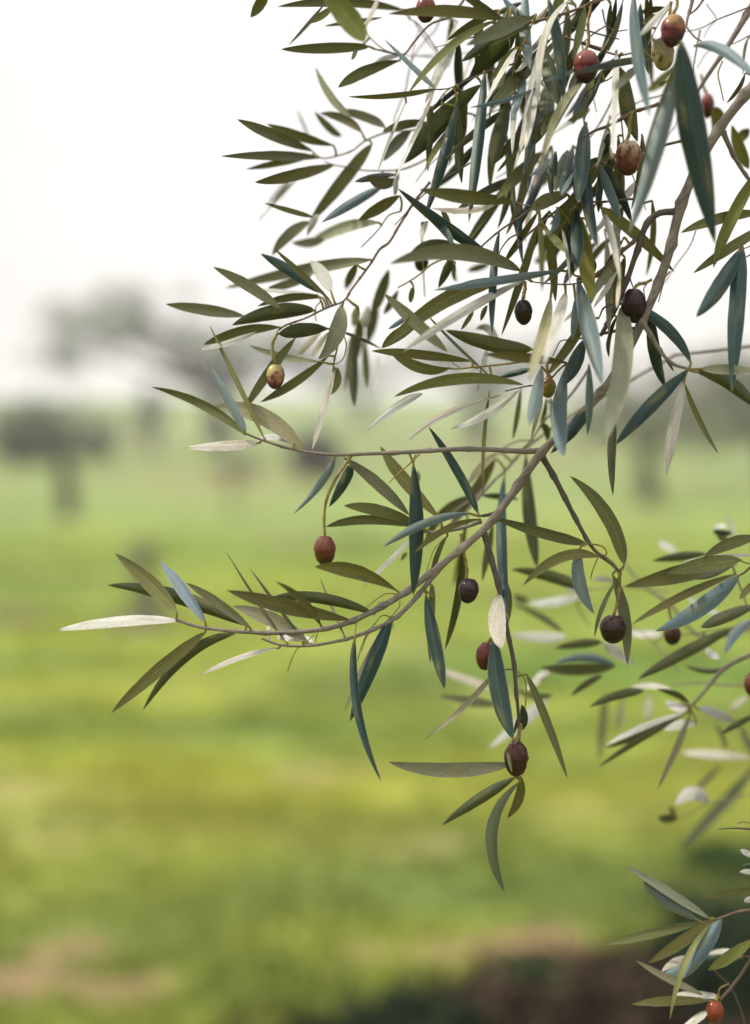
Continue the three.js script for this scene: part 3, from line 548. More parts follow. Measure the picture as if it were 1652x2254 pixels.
L('o', 78, [[1290, 740], [1160, 1170], [960, 1752]], 0.3, { roll: -10 });
T('r', 24, 14, 0.5, 0, [[1600, 470], [1420, 620], [1310, 710], [1180, 830], [1090, 960]], { nodes: 3 });
T('r', 18, 10, 0, 0.4, [[1115, 795], [1040, 830], [960, 930], [930, 1000]]);
T('r', 18, 12, 0, 0, [[1900, 1180], [1750, 1240], [1600, 1268], [1400, 1260], [1250, 1245]], { nodes: 3 });
L('t', 74, [[1600, 680], [1605, 920], [1645, 1190]], 0.4);
L('o', 90, [[1400, 760], [1440, 1050], [1470, 1430]], 0.4);
L('o', 72, [[1360, 740], [1480, 860], [1565, 965]], -1);
L('p', 32, [[1530, 740], [1580, 990], [1605, 1260]], -0.4, { roll: 40 });
L('l', 72, [[1485, 545], [1472, 680], [1438, 780]], 0);
L('t', 92, [[1472, 10], [1440, 220], [1428, 440]], 0);
L('d', 84, [[1580, 10], [1505, 220], [1468, 395]], 0.3);
L('t', 96, [[1635, -40], [1570, 200], [1515, 395]], 0.8);
L('l', 54, [[1665, 80], [1600, 260], [1525, 430]], -1);
L('l', 56, [[1445, 65], [1350, 160], [1225, 245]], 0.5);
L('t', 34, [[1265, 170], [1230, 270], [1209, 380]], 1);
L('d', 32, [[1062, 360], [1072, 460], [1088, 572]], -2);
L('y', 95, [[1400, 250], [1330, 300], [1195, 425]], 8);
L('y', 105, [[1560, 740], [1400, 830], [1280, 860]], 8);
L('y', 85, [[1490, 1000], [1370, 1015], [1270, 1070]], 8);
L('y', 64, [[640, 1140], [760, 1105], [850, 1080]], 8);
L('d', 84, [[495, 1000], [440, 1150], [365, 1305]], 3);
L('d', 50, [[520, 1060], [515, 1170], [545, 1240]], 4);
L('g', 54, [[390, 560], [440, 650], [470, 760]], 3);
T('y', 20, 14, 2, 3, [[430, 1020], [300, 1080], [200, 1165], [90, 1240], [-20, 1300]]);
T('y', 16, 12, 3, 4, [[205, 690], [212, 830], [216, 900], [225, 1150], [235, 1390]]);
L('p', 58, [[260, 680], [225, 740], [205, 880]], 3);
L('y', 50, [[130, 1290], [110, 1380], [100, 1440]], 3);
O('date', 'matte dark brown olive hanging alone against the sky', 1168, 1530, 84, 121, 0, { tilt: 4, stalk: [[1185, 1240], [1182, 1310]] });
O('plum', 'dark purple olive behind the arched brown leaf', 205, 1068, 66, 78, 4, {});
view(2300, 600, 3002);
O('rust', 'sliver of a brown olive behind the yellow green leaf', 165, 1095, 40, 68, 1, {});
view(1900, 1200, 2500);
O('green', 'green olive with an orange flush among pale leaves', 808, 962, 86, 116, 1.5, { stalk: [[790, 690], [800, 780]] });
L('p', 120, [[1000, -80], [900, 260], [755, 725]], -5, { roll: 25, slope: 0 });
L('g', 130, [[835, -20], [745, 420], [595, 885]], -5, { roll: 25, slope: 0 });
L('l', 140, [[735, 735], [670, 1050], [600, 1385]], -4, { roll: 20, slope: 0 });
L('o', 112, [[1215, 235], [1000, 560], [795, 835]], -0.5, { roll: 5 });
L('t', 160, [[1215, 425], [1120, 670], [1000, 930]], 0);
L('l', 178, [[1010, 730], [930, 1270], [985, 1720]], -3, { roll: 8, slope: 0 });
L('t', 150, [[1320, 1040], [1130, 1360], [835, 1690]], -0.8, { roll: 0 });
L('l', 92, [[1255, 700], [1262, 1120], [1240, 1485]], -4, { roll: 10 });
L('g', 52, [[742, 1078], [690, 1280], [618, 1532]], 0, { roll: 25 });
L('o', 58, [[512, 960], [470, 1250], [418, 1535]], 5);
L('l', 92, [[830, 1080], [868, 1260], [890, 1490]], 5);
L('o', 52, [[785, 1090], [765, 1250], [715, 1360]], 6);
L('d', 82, [[740, 1360], [790, 1440], [805, 1560]], 6);
L('l', 82, [[1105, -20], [1092, 200], [1070, 430]], 0.5);
L('d', 122, [[1180, 20], [1155, 200], [1100, 340]], 1);
L('t', 42, [[1560, 190], [1485, 400], [1478, 625]], 0.5);
T('d', 14, 10, 0, 0, [[1050, 440], [950, 450], [900, 530], [860, 620]]);
T('d', 22, 14, 0, 0, [[1080, 660], [960, 740], [820, 880], [700, 940], [600, 945], [520, 960], [330, 1005]], { nodes: 3 });
T('r', 30, 20, 4, 6, [[1250, 780], [1050, 1050], [760, 1340], [620, 1545], [520, 1650]], { nodes: 3 });
T('d', 16, 14, 5, 6, [[660, 1545], [470, 1555], [300, 1640]]);
L('o', 112, [[1000, 690], [560, 635], [110, 600]], -3, { roll: -14 });
L('t', 72, [[650, 750], [450, 800], [265, 855]], 0.5);
L('p', 92, [[260, 570], [170, 335], [10, 320]], 4, { roll: 20 });
L('p', 60, [[130, 540], [105, 680], [60, 850]], 3);

// ---- sprays at the upper edge and above the horizon
bough('slender upper bough with leaf fans reaching over the horizon');
view(900, 0, 1700);
T('r', 30, 16, 3, 3.5, [[3400, -600], [2500, -500], [2050, -100], [1870, 130], [1700, 200], [1560, 350], [1480, 450], [1390, 440], [1240, 405]], { nodes: 6 });
T('r', 14, 9, 3.5, 4, [[1390, 440], [1300, 400], [1190, 300], [1155, 250]]);
T('r', 18, 12, 4, 4.5, [[1900, 800], [1600, 1060], [1350, 1090], [1150, 1170], [1060, 1240], [920, 1290], [800, 1305], [720, 1250]], { nodes: 4 });
T('r', 16, 10, 4, 4.5, [[1700, 1300], [1480, 1395], [1300, 1410], [1130, 1405], [1000, 1380], [900, 1362], [820, 1335]]);
T('r', 14, 10, 4, 5, [[1760, 420], [1600, 200], [1530, 160]]);
T('r', 12, 9, 5, 6, [[1500, 720], [1450, 850], [1400, 980], [1410, 1040]]);
T('r', 12, 9, 5, 6, [[1500, 720], [1530, 560], [1560, 400], [1600, 250]]);
L('o', 92, [[345, -70], [288, 40], [214, 142]], 1);
L('o', 80, [[1490, 90], [1000, 18], [440, 55]], 2.5, { roll: -5 });
L('y', 190, [[1150, 345], [1010, 130], [760, -140]], -6, { roll: 5, slope: 0 });
L('g', 30, [[815, 45], [690, 190], [533, 368]], -1, { roll: -60 });
L('o', 58, [[885, 60], [800, 130], [690, 195]], 0);
L('p', 38, [[1268, -20], [1210, 120], [1142, 262]], -5, { roll: 45 });
L('o', 34, [[1300, 145], [1060, 180], [825, 215]], 3);
L('o', 88, [[1195, 385], [810, 398], [468, 407]], 2, { roll: -8 });
L('o', 34, [[1100, 395], [1075, 440], [1048, 492]], 2);
L('o', 96, [[1445, 500], [1160, 590], [938, 723]], 2, { roll: -8 });
L('p', 44, [[1450, 460], [1330, 480], [1215, 532]], 3);
L('l', 46, [[1735, 727], [1560, 555], [1322, 326]], 1, { roll: 30 });
L('o', 46, [[1745, 735], [1380, 790], [1026, 798]], 1, { roll: -30 });
L('g', 68, [[1050, 965], [880, 800], [750, 555]], 4);
L('g', 78, [[1130, 1092], [990, 985], [788, 934]], 4);
L('g', 78, [[1320, 1050], [1170, 970], [930, 905]], 4.5);
L('g', 62, [[965, 1125], [880, 1070], [742, 922]], 7);
L('g', 22, [[712, 1175], [650, 1030], [598, 905]], 9);
L('g', 96, [[725, 1247], [400, 1115], [106, 987]], 3.5, { roll: -5 });
L('o', 82, [[895, 1200], [640, 1130], [348, 1024]], 4);
L('g', 78, [[775, 1302], [400, 1285], [-26, 1290]], 3.5);
L('o', 62, [[720, 1285], [450, 1340], [178, 1397]], 4);
L('o', 98, [[905, 1362], [560, 1450], [252, 1504]], 3, { roll: -12 });
L('o', 72, [[1660, 1015], [1480, 1030], [1305, 1085]], 3);
L('g', 100, [[1530, 1095], [1420, 1180], [1310, 1330]], 4);
L('o', 112, [[1215, 1190], [970, 1500], [690, 1850]], 4.5);
L('t', 60, [[1430, 1445], [1250, 1465], [1073, 1500]], 1);
L('o', 98, [[1435, 1480], [1300, 1515], [1183, 1448]], 0.8, { roll: -10 });
L('p', 34, [[1660, 900], [1540, 1180], [1410, 1470]], 0, { roll: 50 });
L('d', 40, [[1420, 1440], [1415, 1540], [1402, 1610]], 0.8);
view(800, 700, 1600);
T('r', 22, 16, 3, 2.2, [[1900, 60], [1760, 240], [1640, 430], [1560, 560], [1490, 610], [1420, 720], [1340, 830], [1250, 950], [1190, 1040], [1080, 1085], [980, 1130], [880, 1180], [780, 1215], [700, 1245], [645, 1285]], { nodes: 11 });
T('r', 18, 14, 2.2, 2.2, [[1185, 1045], [1165, 1180], [1155, 1330], [1130, 1450], [1105, 1570], [1100, 1680]], { nodes: 4 });
T('r', 12, 9, 3, 3, [[1660, 300], [1560, 335], [1500, 420], [1440, 490], [1330, 600]]);
T('r', 10, 8, 6, 7, [[800, 40], [650, 200], [490, 370]]);
T('y', 12, 9, 2.2, 2.2, [[1180, 1300], [1210, 1400], [1180, 1520], [1120, 1560], [1040, 1545]], { bare: 1 });
T('y', 12, 9, 2.2, 2.2, [[1000, 1045], [960, 1090], [955, 1170], [965, 1210]], { bare: 1 });
L('l', 80, [[1510, 95], [1250, 235], [1010, 390]], 3, { roll: 20 });
L('p', 60, [[985, 330], [930, 400], [885, 500]], 4);
L('o', 44, [[935, 347], [760, 300], [535, 232]], 3);
L('g', 96, [[905, 388], [730, 500], [598, 664]], 4.5);
L('g', 95, [[1480, 395], [1180, 440], [890, 580]], 6);
L('g', 80, [[1030, 530], [900, 560], [760, 560]], 6);
L('o', 96, [[1650, 170], [1480, 270], [1310, 375]], 3);
L('t', 92, [[1015, 975], [760, 800], [503, 650]], 2, { roll: 15 });
L('o', 46, [[1055, 1012], [820, 800], [619, 611]], 1.8, { roll: 30 });
L('g', 98, [[1410, 700], [850, 785], [207, 936]], 4.5, { roll: -10 });
L('g', 74, [[930, 815], [740, 895], [565, 930]], 4.5, { roll: -20 });
L('p', 118, [[1085, 965], [1015, 830], [912, 708]], 3, { roll: 10 });
L('g', 92, [[660, 1098], [400, 915], [113, 761]], 1.2, { roll: -12 });
L('p', 36, [[970, 990], [700, 965], [425, 940]], 3, { roll: 40 });
L('o', 66, [[1010, 1012], [740, 1012], [478, 1084]], 1.8, { roll: -15 });
L('d', 132, [[950, 1120], [600, 1140], [267, 1241]], 1.5, { roll: -22 });
L('d', 125, [[1060, 1270], [850, 1285], [650, 1312]], 1.5, { roll: -22 });
L('o', 88, [[660, 1258], [350, 1290], [32, 1401]], 1.8, { roll: -15 });
L('p', 46, [[470, 1295], [220, 1390], [-4, 1440]], 2, { roll: 40 });
L('g', 145, [[1168, 1075], [1130, 1300], [980, 1522]], 1.2, { roll: -25 });
L('g', 56, [[990, 1540], [700, 1505], [412, 1408]], 3.5);
L('p', 60, [[1000, 1300], [900, 1390], [818, 1485]], 4.5);
L('p', 50, [[1060, 1310], [990, 1400], [930, 1490]], 4.5);
L('d', 28, [[1180, 1300], [1320, 1345], [1500, 1435]], 2.2, { roll: 40 });
L('o', 92, [[1560, 780], [1500, 960], [1410, 1190]], 6);
L('o', 60, [[1640, 950], [1580, 1060], [1520, 1150]], 6);
L('o', 70, [[1290, 740], [1240, 850], [1210, 950]], 6);
L('p', 70, [[1310, 1100], [1280, 1180], [1260, 1250]], 5);
L('p', 80, [[1390, 1080], [1370, 1180], [1350, 1260]], 6);
L('g', 60, [[760, 30], [680, 130], [560, 260]], 14);
view(550, 1200, 1350);
L('g', 96, [[880, 132], [560, 80], [237, 34]], 2.4, { roll: -8 });
L('o', 84, [[1300, 320], [1085, 600], [868, 928]], 2.6);
L('o', 78, [[1580, 460], [1310, 675], [1018, 842]], 2.4, { roll: -10 });
L('p', 52, [[1632, 560], [1540, 900], [1443, 1245]], 2, { roll: 30 });
L('g', 90, [[1660, 570], [1640, 680], [1585, 785]], 2.5, { roll: 20 });
O('blush', 'cream and maroon olive hanging before the pale horizon', 1140, 630, 78, 106, 2, { tilt: 2, stalk: [[1165, 265], [1120, 350], [1118, 440]] });
view(1300, 1200, 2000);
L('d', 96, [[258, 320], [268, 690], [275, 1005]], 6, { roll: 0 });
L('y', 64, [[375, 380], [390, 610], [408, 840]], 9);
L('o', 110, [[490, 0], [450, 190], [400, 420]], 9);
L('o', 90, [[330, 180], [320, 330], [310, 560]], 8);
L('p', 50, [[310, 60], [280, 160], [250, 240]], 6);
L('g', 40, [[230, 380], [220, 600], [190, 860]], 8);
L('p', 26, [[505, 520], [490, 700], [440, 880]], 10);
L('g', 122, [[1152, 484], [870, 225], [560, -60]], -2, { roll: -8 });
L('l', 46, [[770, 155], [690, 215], [602, 272]], 1);
L('o', 112, [[880, 235], [700, 320], [538, 455]], 1, { roll: -15 });
L('p', 78, [[920, 885], [690, 1000], [403, 1228]], -0.5, { roll: 25 });
L('p', 62, [[1660, 900], [1130, 1085], [793, 1326]], -0.5, { roll: 28 });
L('p', 80, [[1825, 855], [1510, 1085], [1193, 1212]], -0.5, { roll: 25 });
L('d', 148, [[1964, 467], [1580, 425], [1138, 285]], -1, { roll: -22 });
L('o', 94, [[1390, 578], [900, 515], [443, 480]], -0.5, { roll: -20 });
L('o', 104, [[1180, 640], [930, 645], [628, 498]], -0.7, { roll: -25 });
L('o', 112, [[1870, 800], [1240, 745], [655, 914]], -2.5, { roll: -18 });
L('d', 30, [[1565, 722], [1250, 430], [948, 118]], 0, { roll: 50 });
L('p', 36, [[1445, 640], [1320, 680], [1195, 718]], 0.5);
L('d', 46, [[1535, 50], [1500, 120], [1472, 195]], 0.5);
L('o', 42, [[1405, 105], [1350, 190], [1288, 278]], 0.5);
T('y', 22, 16, -0.5, -0.5, [[2000, 560], [1700, 605], [1500, 625], [1300, 645], [1180, 650]], { nodes: 3 });
T('y', 14, 10, -0.5, 0, [[1470, 660], [1460, 760], [1440, 860]], { bare: 1 });
T('y', 12, 10, -0.5, 0, [[1280, 640], [1215, 600], [1190, 570]], { bare: 1 });

// ---- sprays further back
bough('blurred olive branch hanging behind the thick bough');
view(1600, 1800, 2300);
T('g', 30, 22, 7, 5, [[2600, -900], [1900, -500], [1500, -250], [1140, 30], [1020, 170], [900, 280], [780, 390], [690, 460], [600, 520], [440, 640]], { nodes: 6 });
T('g', 24, 14, 5, 4.5, [[900, 280], [650, 560], [450, 740], [350, 780], [240, 780]]);
L('d', 118, [[1740, 1310], [1400, 1190], [1050, 1130]], 6.5, { roll: -15 });
L('t', 108, [[990, 225], [955, 800], [1022, 1600]], 3.5, { roll: 10, slope: 0 });
L('o', 52, [[1010, 1250], [1035, 1440], [1015, 1650]], 3.6);
L('d', 132, [[1190, 40], [1225, 600], [1300, 1115]], 6, { roll: -5, slope: 0 });
L('o', 72, [[880, 690], [830, 950], [778, 1240]], 5.5);
L('o', 52, [[640, 620], [570, 1000], [508, 1290]], 8);
L('g', 72, [[945, 20], [780, 150], [645, 330]], 5, { roll: 20 });
L('o', 112, [[900, 80], [730, 360], [470, 710]], 6);
L('o', 92, [[690, 440], [420, 590], [240, 870]], 6);
L('d', 60, [[1120, 470], [950, 445], [780, 430]], 6);
L('p', 60, [[460, 700], [420, 740], [380, 720]], 4);
L('d', 54, [[180, 200], [172, 240], [165, 330]], 5);
L('o', 36, [[70, 970], [40, 1000], [10, 1050]], 5);
view(2000, 1850, 2700);
T('g', 40, 24, 9, 11, [[2600, 1500], [1900, 1640], [1600, 1330], [1400, 1200], [1200, 980], [1150, 900]], { nodes: 3 });
T('g', 18, 12, 10, 11, [[1600, 1230], [1250, 1180], [950, 1185], [860, 1190]]);
T('g', 18, 12, 10, 12, [[1700, 2000], [1400, 1650], [1150, 1500]]);
T('g', 14, 10, 11, 12, [[720, 1330], [800, 1480], [860, 1560]]);
L('p', 52, [[1065, 1115], [970, 1098], [868, 1112]], 9, { roll: 30 });
L('p', 84, [[780, 1255], [500, 1318], [265, 1325]], 11, { roll: 30 });
L('p', 50, [[760, 1210], [700, 1200], [640, 1210]], 10);
L('p', 100, [[640, 1645], [400, 1645], [100, 1622]], 12, { roll: 30 });
L('d', 86, [[970, 1690], [740, 1715], [515, 1755]], 8, { roll: -20 });
L('l', 90, [[1090, 1915], [800, 1840], [515, 1905]], 8, { roll: 10 });
L('o', 110, [[1100, 1920], [740, 1955], [385, 1930]], 8.4, { roll: -15 });
L('d', 64, [[590, 1595], [360, 1440], [125, 1345]], 11);
L('p', 112, [[1265, 1905], [1110, 1790], [975, 1695]], 9, { roll: 20 });
L('g', 80, [[270, 1310], [200, 1290], [140, 1240]], 14);
L('p', 60, [[470, 1960], [400, 2000], [330, 2060]], 9);
L('p', 60, [[1540, 1620], [1380, 1625], [1220, 1600]], 12);
view(1500, 2500, 2350);
L('p', 62, [[940, 500], [700, 420], [455, 325]], 11, { roll: 30 });
L('g', 62, [[945, 612], [720, 585], [495, 548]], 11);
L('d', 54, [[950, 620], [800, 612], [700, 615]], 11);
L('p', 62, [[1360, 345], [1260, 430], [1165, 505]], 9);
L('p', 92, [[1345, 555], [1150, 745], [875, 965]], 11, { roll: 20 });
L('o', 60, [[1380, 545], [1220, 555], [1080, 500]], 10);

// ---- the lower spray at the edge
bough('low side bough with broad green leaves, partly blurred');
view(2302, 2000, 3002);
T('r', 36, 20, 0, 0, [[2600, 380], [2000, 520], [1760, 600], [1650, 640], [1590, 690], [1545, 712]], { nodes: 3 });
T('y', 16, 12, 0, 0, [[1720, 600], [1640, 600], [1560, 575]]);
T('g', 40, 22, 5, 6, [[2500, 700], [1900, 1000], [1700, 1140], [1560, 1165], [1500, 1215]], { nodes: 2 });
T('g', 22, 14, 4, 5, [[1480, 610], [1560, 830], [1620, 1000]]);
T('g', 14, 10, 6, 6, [[1700, 1150], [1500, 1200], [1250, 1240], [1010, 1275]]);
L('o', 115, [[1720, 350], [1450, 415], [1215, 535]], 0.6, { roll: -8 });
L('o', 150, [[1560, 565], [1210, 610], [875, 690]], -0.5, { roll: -5 });
L('o', 180, [[1510, 590], [1010, 690], [462, 818]], 0.4, { roll: -8 });
L('p', 44, [[1720, 518], [1350, 535], [1005, 586]], 0.2, { roll: 45 });
L('d', 66, [[1515, 600], [1320, 690], [1118, 742]], 0.8);
L('o', 82, [[1515, 698], [1040, 890], [538, 1172]], 0, { roll: -5 });
L('l', 165, [[1548, 710], [1160, 1030], [758, 1237]], -0.6, { roll: 12 });
L('o', 64, [[1720, 745], [1625, 845], [1552, 937]], 0);
L('d', 122, [[1720, 1000], [1450, 1095], [1185, 1202]], 3.5, { roll: -15 });
L('l', 92, [[1700, 1120], [1520, 1245], [1412, 1455]], 4.5);
L('d', 120, [[1490, 1215], [1080, 1420], [590, 1690]], 5, { roll: -15, slope: 0 });
L('d', 84, [[1240, 505], [1000, 535], [725, 575]], 6.5, { roll: -15 });
L('g', 62, [[1440, 140], [1480, 250], [1515, 345]], 6);
L('t', 62, [[1300, 290], [1400, 312], [1490, 300]], 6);
L('p', 50, [[1300, 262], [1370, 245], [1430, 262]], 6.5);
L('g', 60, [[1340, 340], [1400, 370], [1440, 400]], 6);
L('p', 74, [[790, 385], [870, 440], [960, 495]], 13);
L('p', 74, [[830, 1272], [660, 1262], [495, 1270]], 13);
L('p', 74, [[1235, 1395], [1290, 1450], [1355, 1505]], 5.5);
L('p', 64, [[1060, 910], [1200, 1010], [1400, 1090]], 9);
O('rust', 'blurred brown olive under the tip of the broad leaf', 917, 1272, 82, 96, 5, { stalk: [[870, 980], [900, 1100]] });
view(2302, 2600, 3002);
T('g', 56, 30, 5.5, 6, [[2300, -300], [1900, -80], [1640, 50], [1410, 170], [1230, 380], [1080, 540]], { nodes: 3 });
T('g', 24, 14, 8, 9, [[1650, 330], [1400, 330], [1200, 310], [900, 330]]);
L('d', 52, [[1420, 170], [1240, 200], [1040, 150]], 6);
L('d', 66, [[260, 240], [110, 320], [-40, 435]], 7.5);
L('d', 86, [[650, 385], [400, 430], [135, 535]], 5.5);
L('d', 64, [[1070, 510], [960, 430], [775, 370]], 6);
L('p', 54, [[1000, 480], [800, 350], [500, 355]], 7, { roll: 40 });
L('p', 92, [[1065, 565], [950, 530], [865, 480]], 7);
L('p', 56, [[1055, 585], [640, 725], [275, 905]], 6, { roll: 45 });
L('d', 62, [[1010, 620], [660, 790], [285, 925]], 6.3, { roll: -30 });
L('d', 58, [[905, 690], [560, 880], [215, 1108]], 6);
L('g', 66, [[1075, 630], [950, 940], [775, 1315]], 6);
L('p', 92, [[1140, 690], [980, 705], [825, 745]], 7);
L('p', 102, [[1160, 555], [1350, 605], [1520, 690]], 9);
L('p', 80, [[1000, 970], [1300, 985], [1680, 1020]], 14);
L('g', 115, [[1720, 1080], [1350, 1500], [980, 1870]], 20, { slope: 0 });
L('p', 132, [[1260, 1450], [1110, 1350], [945, 1470]], 9, { roll: 30 });
L('d', 84, [[785, 1575], [880, 1600], [970, 1590]], 9);
T('g', 14, 9, 9, 9, [[1800, 1330], [1500, 1400], [1260, 1450], [1080, 1540], [970, 1590]]);
L('g', 60, [[880, 1480], [920, 1530], [940, 1590]], 10);
L('g', 82, [[285, 410], [260, 700], [228, 1025]], 18);
L('g', 62, [[445, 440], [430, 600], [398, 765]], 18);
L('p', 74, [[700, 425], [690, 560], [680, 670]], 16);
L('p', 84, [[1555, 715], [1620, 850], [1670, 990]], 14);
L('d', 64, [[1720, 600], [1540, 700], [1380, 795]], 5);
L('p', 60, [[1640, 440], [1540, 500], [1450, 560]], 12);
L('d', 50, [[1320, 700], [1390, 820], [1420, 940]], 14);
L('g', 60, [[1380, 1090], [1250, 1220], [1120, 1330]], 18);
T('d', 24, 8, 0, 0, [[1760, 1695], [1640, 1690], [1520, 1682], [1430, 1686], [1345, 1690]], { bare: 1 });
T('r', 12, 7, 0, 0, [[1720, 1660], [1640, 1632], [1580, 1622], [1525, 1640]], { bare: 1 });
O('red', 'pale red olive cut by the picture edge', 1660, 320, 66, 104, 4.5, { stalk: [[1690, 130], [1680, 200]] });

// ---- the lowest spray
bough('lowest bough with a small olive spray over the dark ditch');
view(2302, 3300, 3002);
T('r', 40, 26, 3, 3, [[2600, 700], [1900, 1000], [1652, 1280], [1560, 1420], [1440, 1570], [1370, 1650], [1320, 1770], [1270, 1900]], { nodes: 5 });
T('r', 26, 16, 3, 3, [[1760, 770], [1652, 800], [1500, 830], [1390, 870], [1270, 905], [1190, 918]], { nodes: 3 });
T('r', 18, 13, 3.5, 4, [[1310, 1370], [1380, 1440], [1450, 1505], [1545, 1690], [1610, 1900]]);
T('y', 14, 11, 3, 3, [[1450, 1500], [1370, 1540], [1345, 1620]], { bare: 1 });
T('r', 16, 12, 3, 3, [[1660, 1240], [1600, 1240], [1560, 1222]]);
L('g', 82, [[1270, 885], [900, 650], [468, 378]], 3, { roll: 35 });
L('l', 104, [[1150, 892], [850, 715], [640, 530]], 3.2, { roll: -10 });
L('o', 94, [[1195, 915], [720, 1025], [242, 1132]], 3, { roll: -5 });
L('o', 112, [[1300, 880], [1020, 1090], [688, 1303]], 3.2, { roll: -20 });
L('l', 165, [[1380, 880], [1210, 1150], [1020, 1450]], 3, { roll: -5 });
L('o', 58, [[1290, 925], [1040, 1300], [895, 1832]], 2.2, { roll: 20 });
L('g', 72, [[1205, 1605], [880, 1450], [575, 1280]], 3, { roll: 15 });
L('p', 72, [[1060, 1245], [930, 1300], [818, 1385]], 3.6, { roll: 35 });
L('l', 84, [[1070, 1300], [950, 1380], [835, 1402]], 3.8);
L('y', 112, [[1690, 1075], [1460, 1240], [1255, 1367]], 2.5, { roll: 0 });
L('p', 48, [[1565, 1222], [1400, 1190], [1235, 1225]], 4);
L('t', 76, [[1570, 1250], [1400, 1250], [1235, 1262]], 4);
L('p', 74, [[1355, 1620], [1130, 1600], [930, 1600]], 3, { roll: 35 });
L('o', 92, [[1260, 1660], [900, 1660], [537, 1692]], 3, { roll: -10 });
L('p', 74, [[1260, 1755], [1140, 1830], [1010, 1905]], 3.5);
L('p', 54, [[1700, 310], [1620, 265], [1555, 238]], 3);
L('t', 46, [[1700, 370], [1640, 385], [1580, 380]], 3);
L('p', 50, [[1700, 440], [1630, 440], [1550, 445]], 3);
L('o', 62, [[1700, 590], [1450, 645], [1215, 692]], 5.5);
L('p', 54, [[1700, 680], [1650, 700], [1595, 725]], 3);
O('orange', 'orange olive on the lowest spray over the ditch', 1318, 1760, 80, 112, 3, { stalk: [[1350, 1600], [1340, 1640]] });

// ---------------------------------------------------------------- build the tree from the lists
const deep = (z) => (z >= 4 ? z * 1.5 : z);
for (const b of boughs) { for (const t of b.tubes) { t.z0 = deep(t.z0); t.z1 = deep(t.z1); } for (const l of b.leaves) { l.dz = deep(l.dz); l.w *= 0.94; } }
for (const f of fruits) f.dz = deep(f.dz);
const LOOK = { // [side towards the lens, other side, midrib, upper side faces the lens?]
  t: [[0.022, 0.05, 0.038], [0.3, 0.3, 0.24], [0.07, 0.12, 0.1], 1],
  l: [[0.12, 0.165, 0.16], [0.3, 0.3, 0.24], [0.2, 0.24, 0.21], 1],  // pale blue of reflected sky put into the upper leaf colour
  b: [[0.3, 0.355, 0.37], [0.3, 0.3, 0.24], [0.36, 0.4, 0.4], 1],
  o: [[0.17, 0.168, 0.06], [0.05, 0.075, 0.04], [0.33, 0.31, 0.08], 0],
  d: [[0.085, 0.095, 0.034], [0.04, 0.06, 0.035], [0.22, 0.23, 0.05], 1],
  g: [[0.25, 0.245, 0.15], [0.05, 0.075, 0.04], [0.31, 0.3, 0.14], 0],
  p: [[0.47, 0.45, 0.385], [0.05, 0.075, 0.05], [0.52, 0.48, 0.41], 0],
  y: [[0.15, 0.155, 0.03], [0.07, 0.09, 0.03], [0.26, 0.25, 0.05], 0],
};
const XS = [-1, -0.85, -0.5, -0.2, -0.075, 0, 0.075, 0.2, 0.5, 0.85, 1];
const LREF = V(-0.5, 0.85, 0.15).normalize();
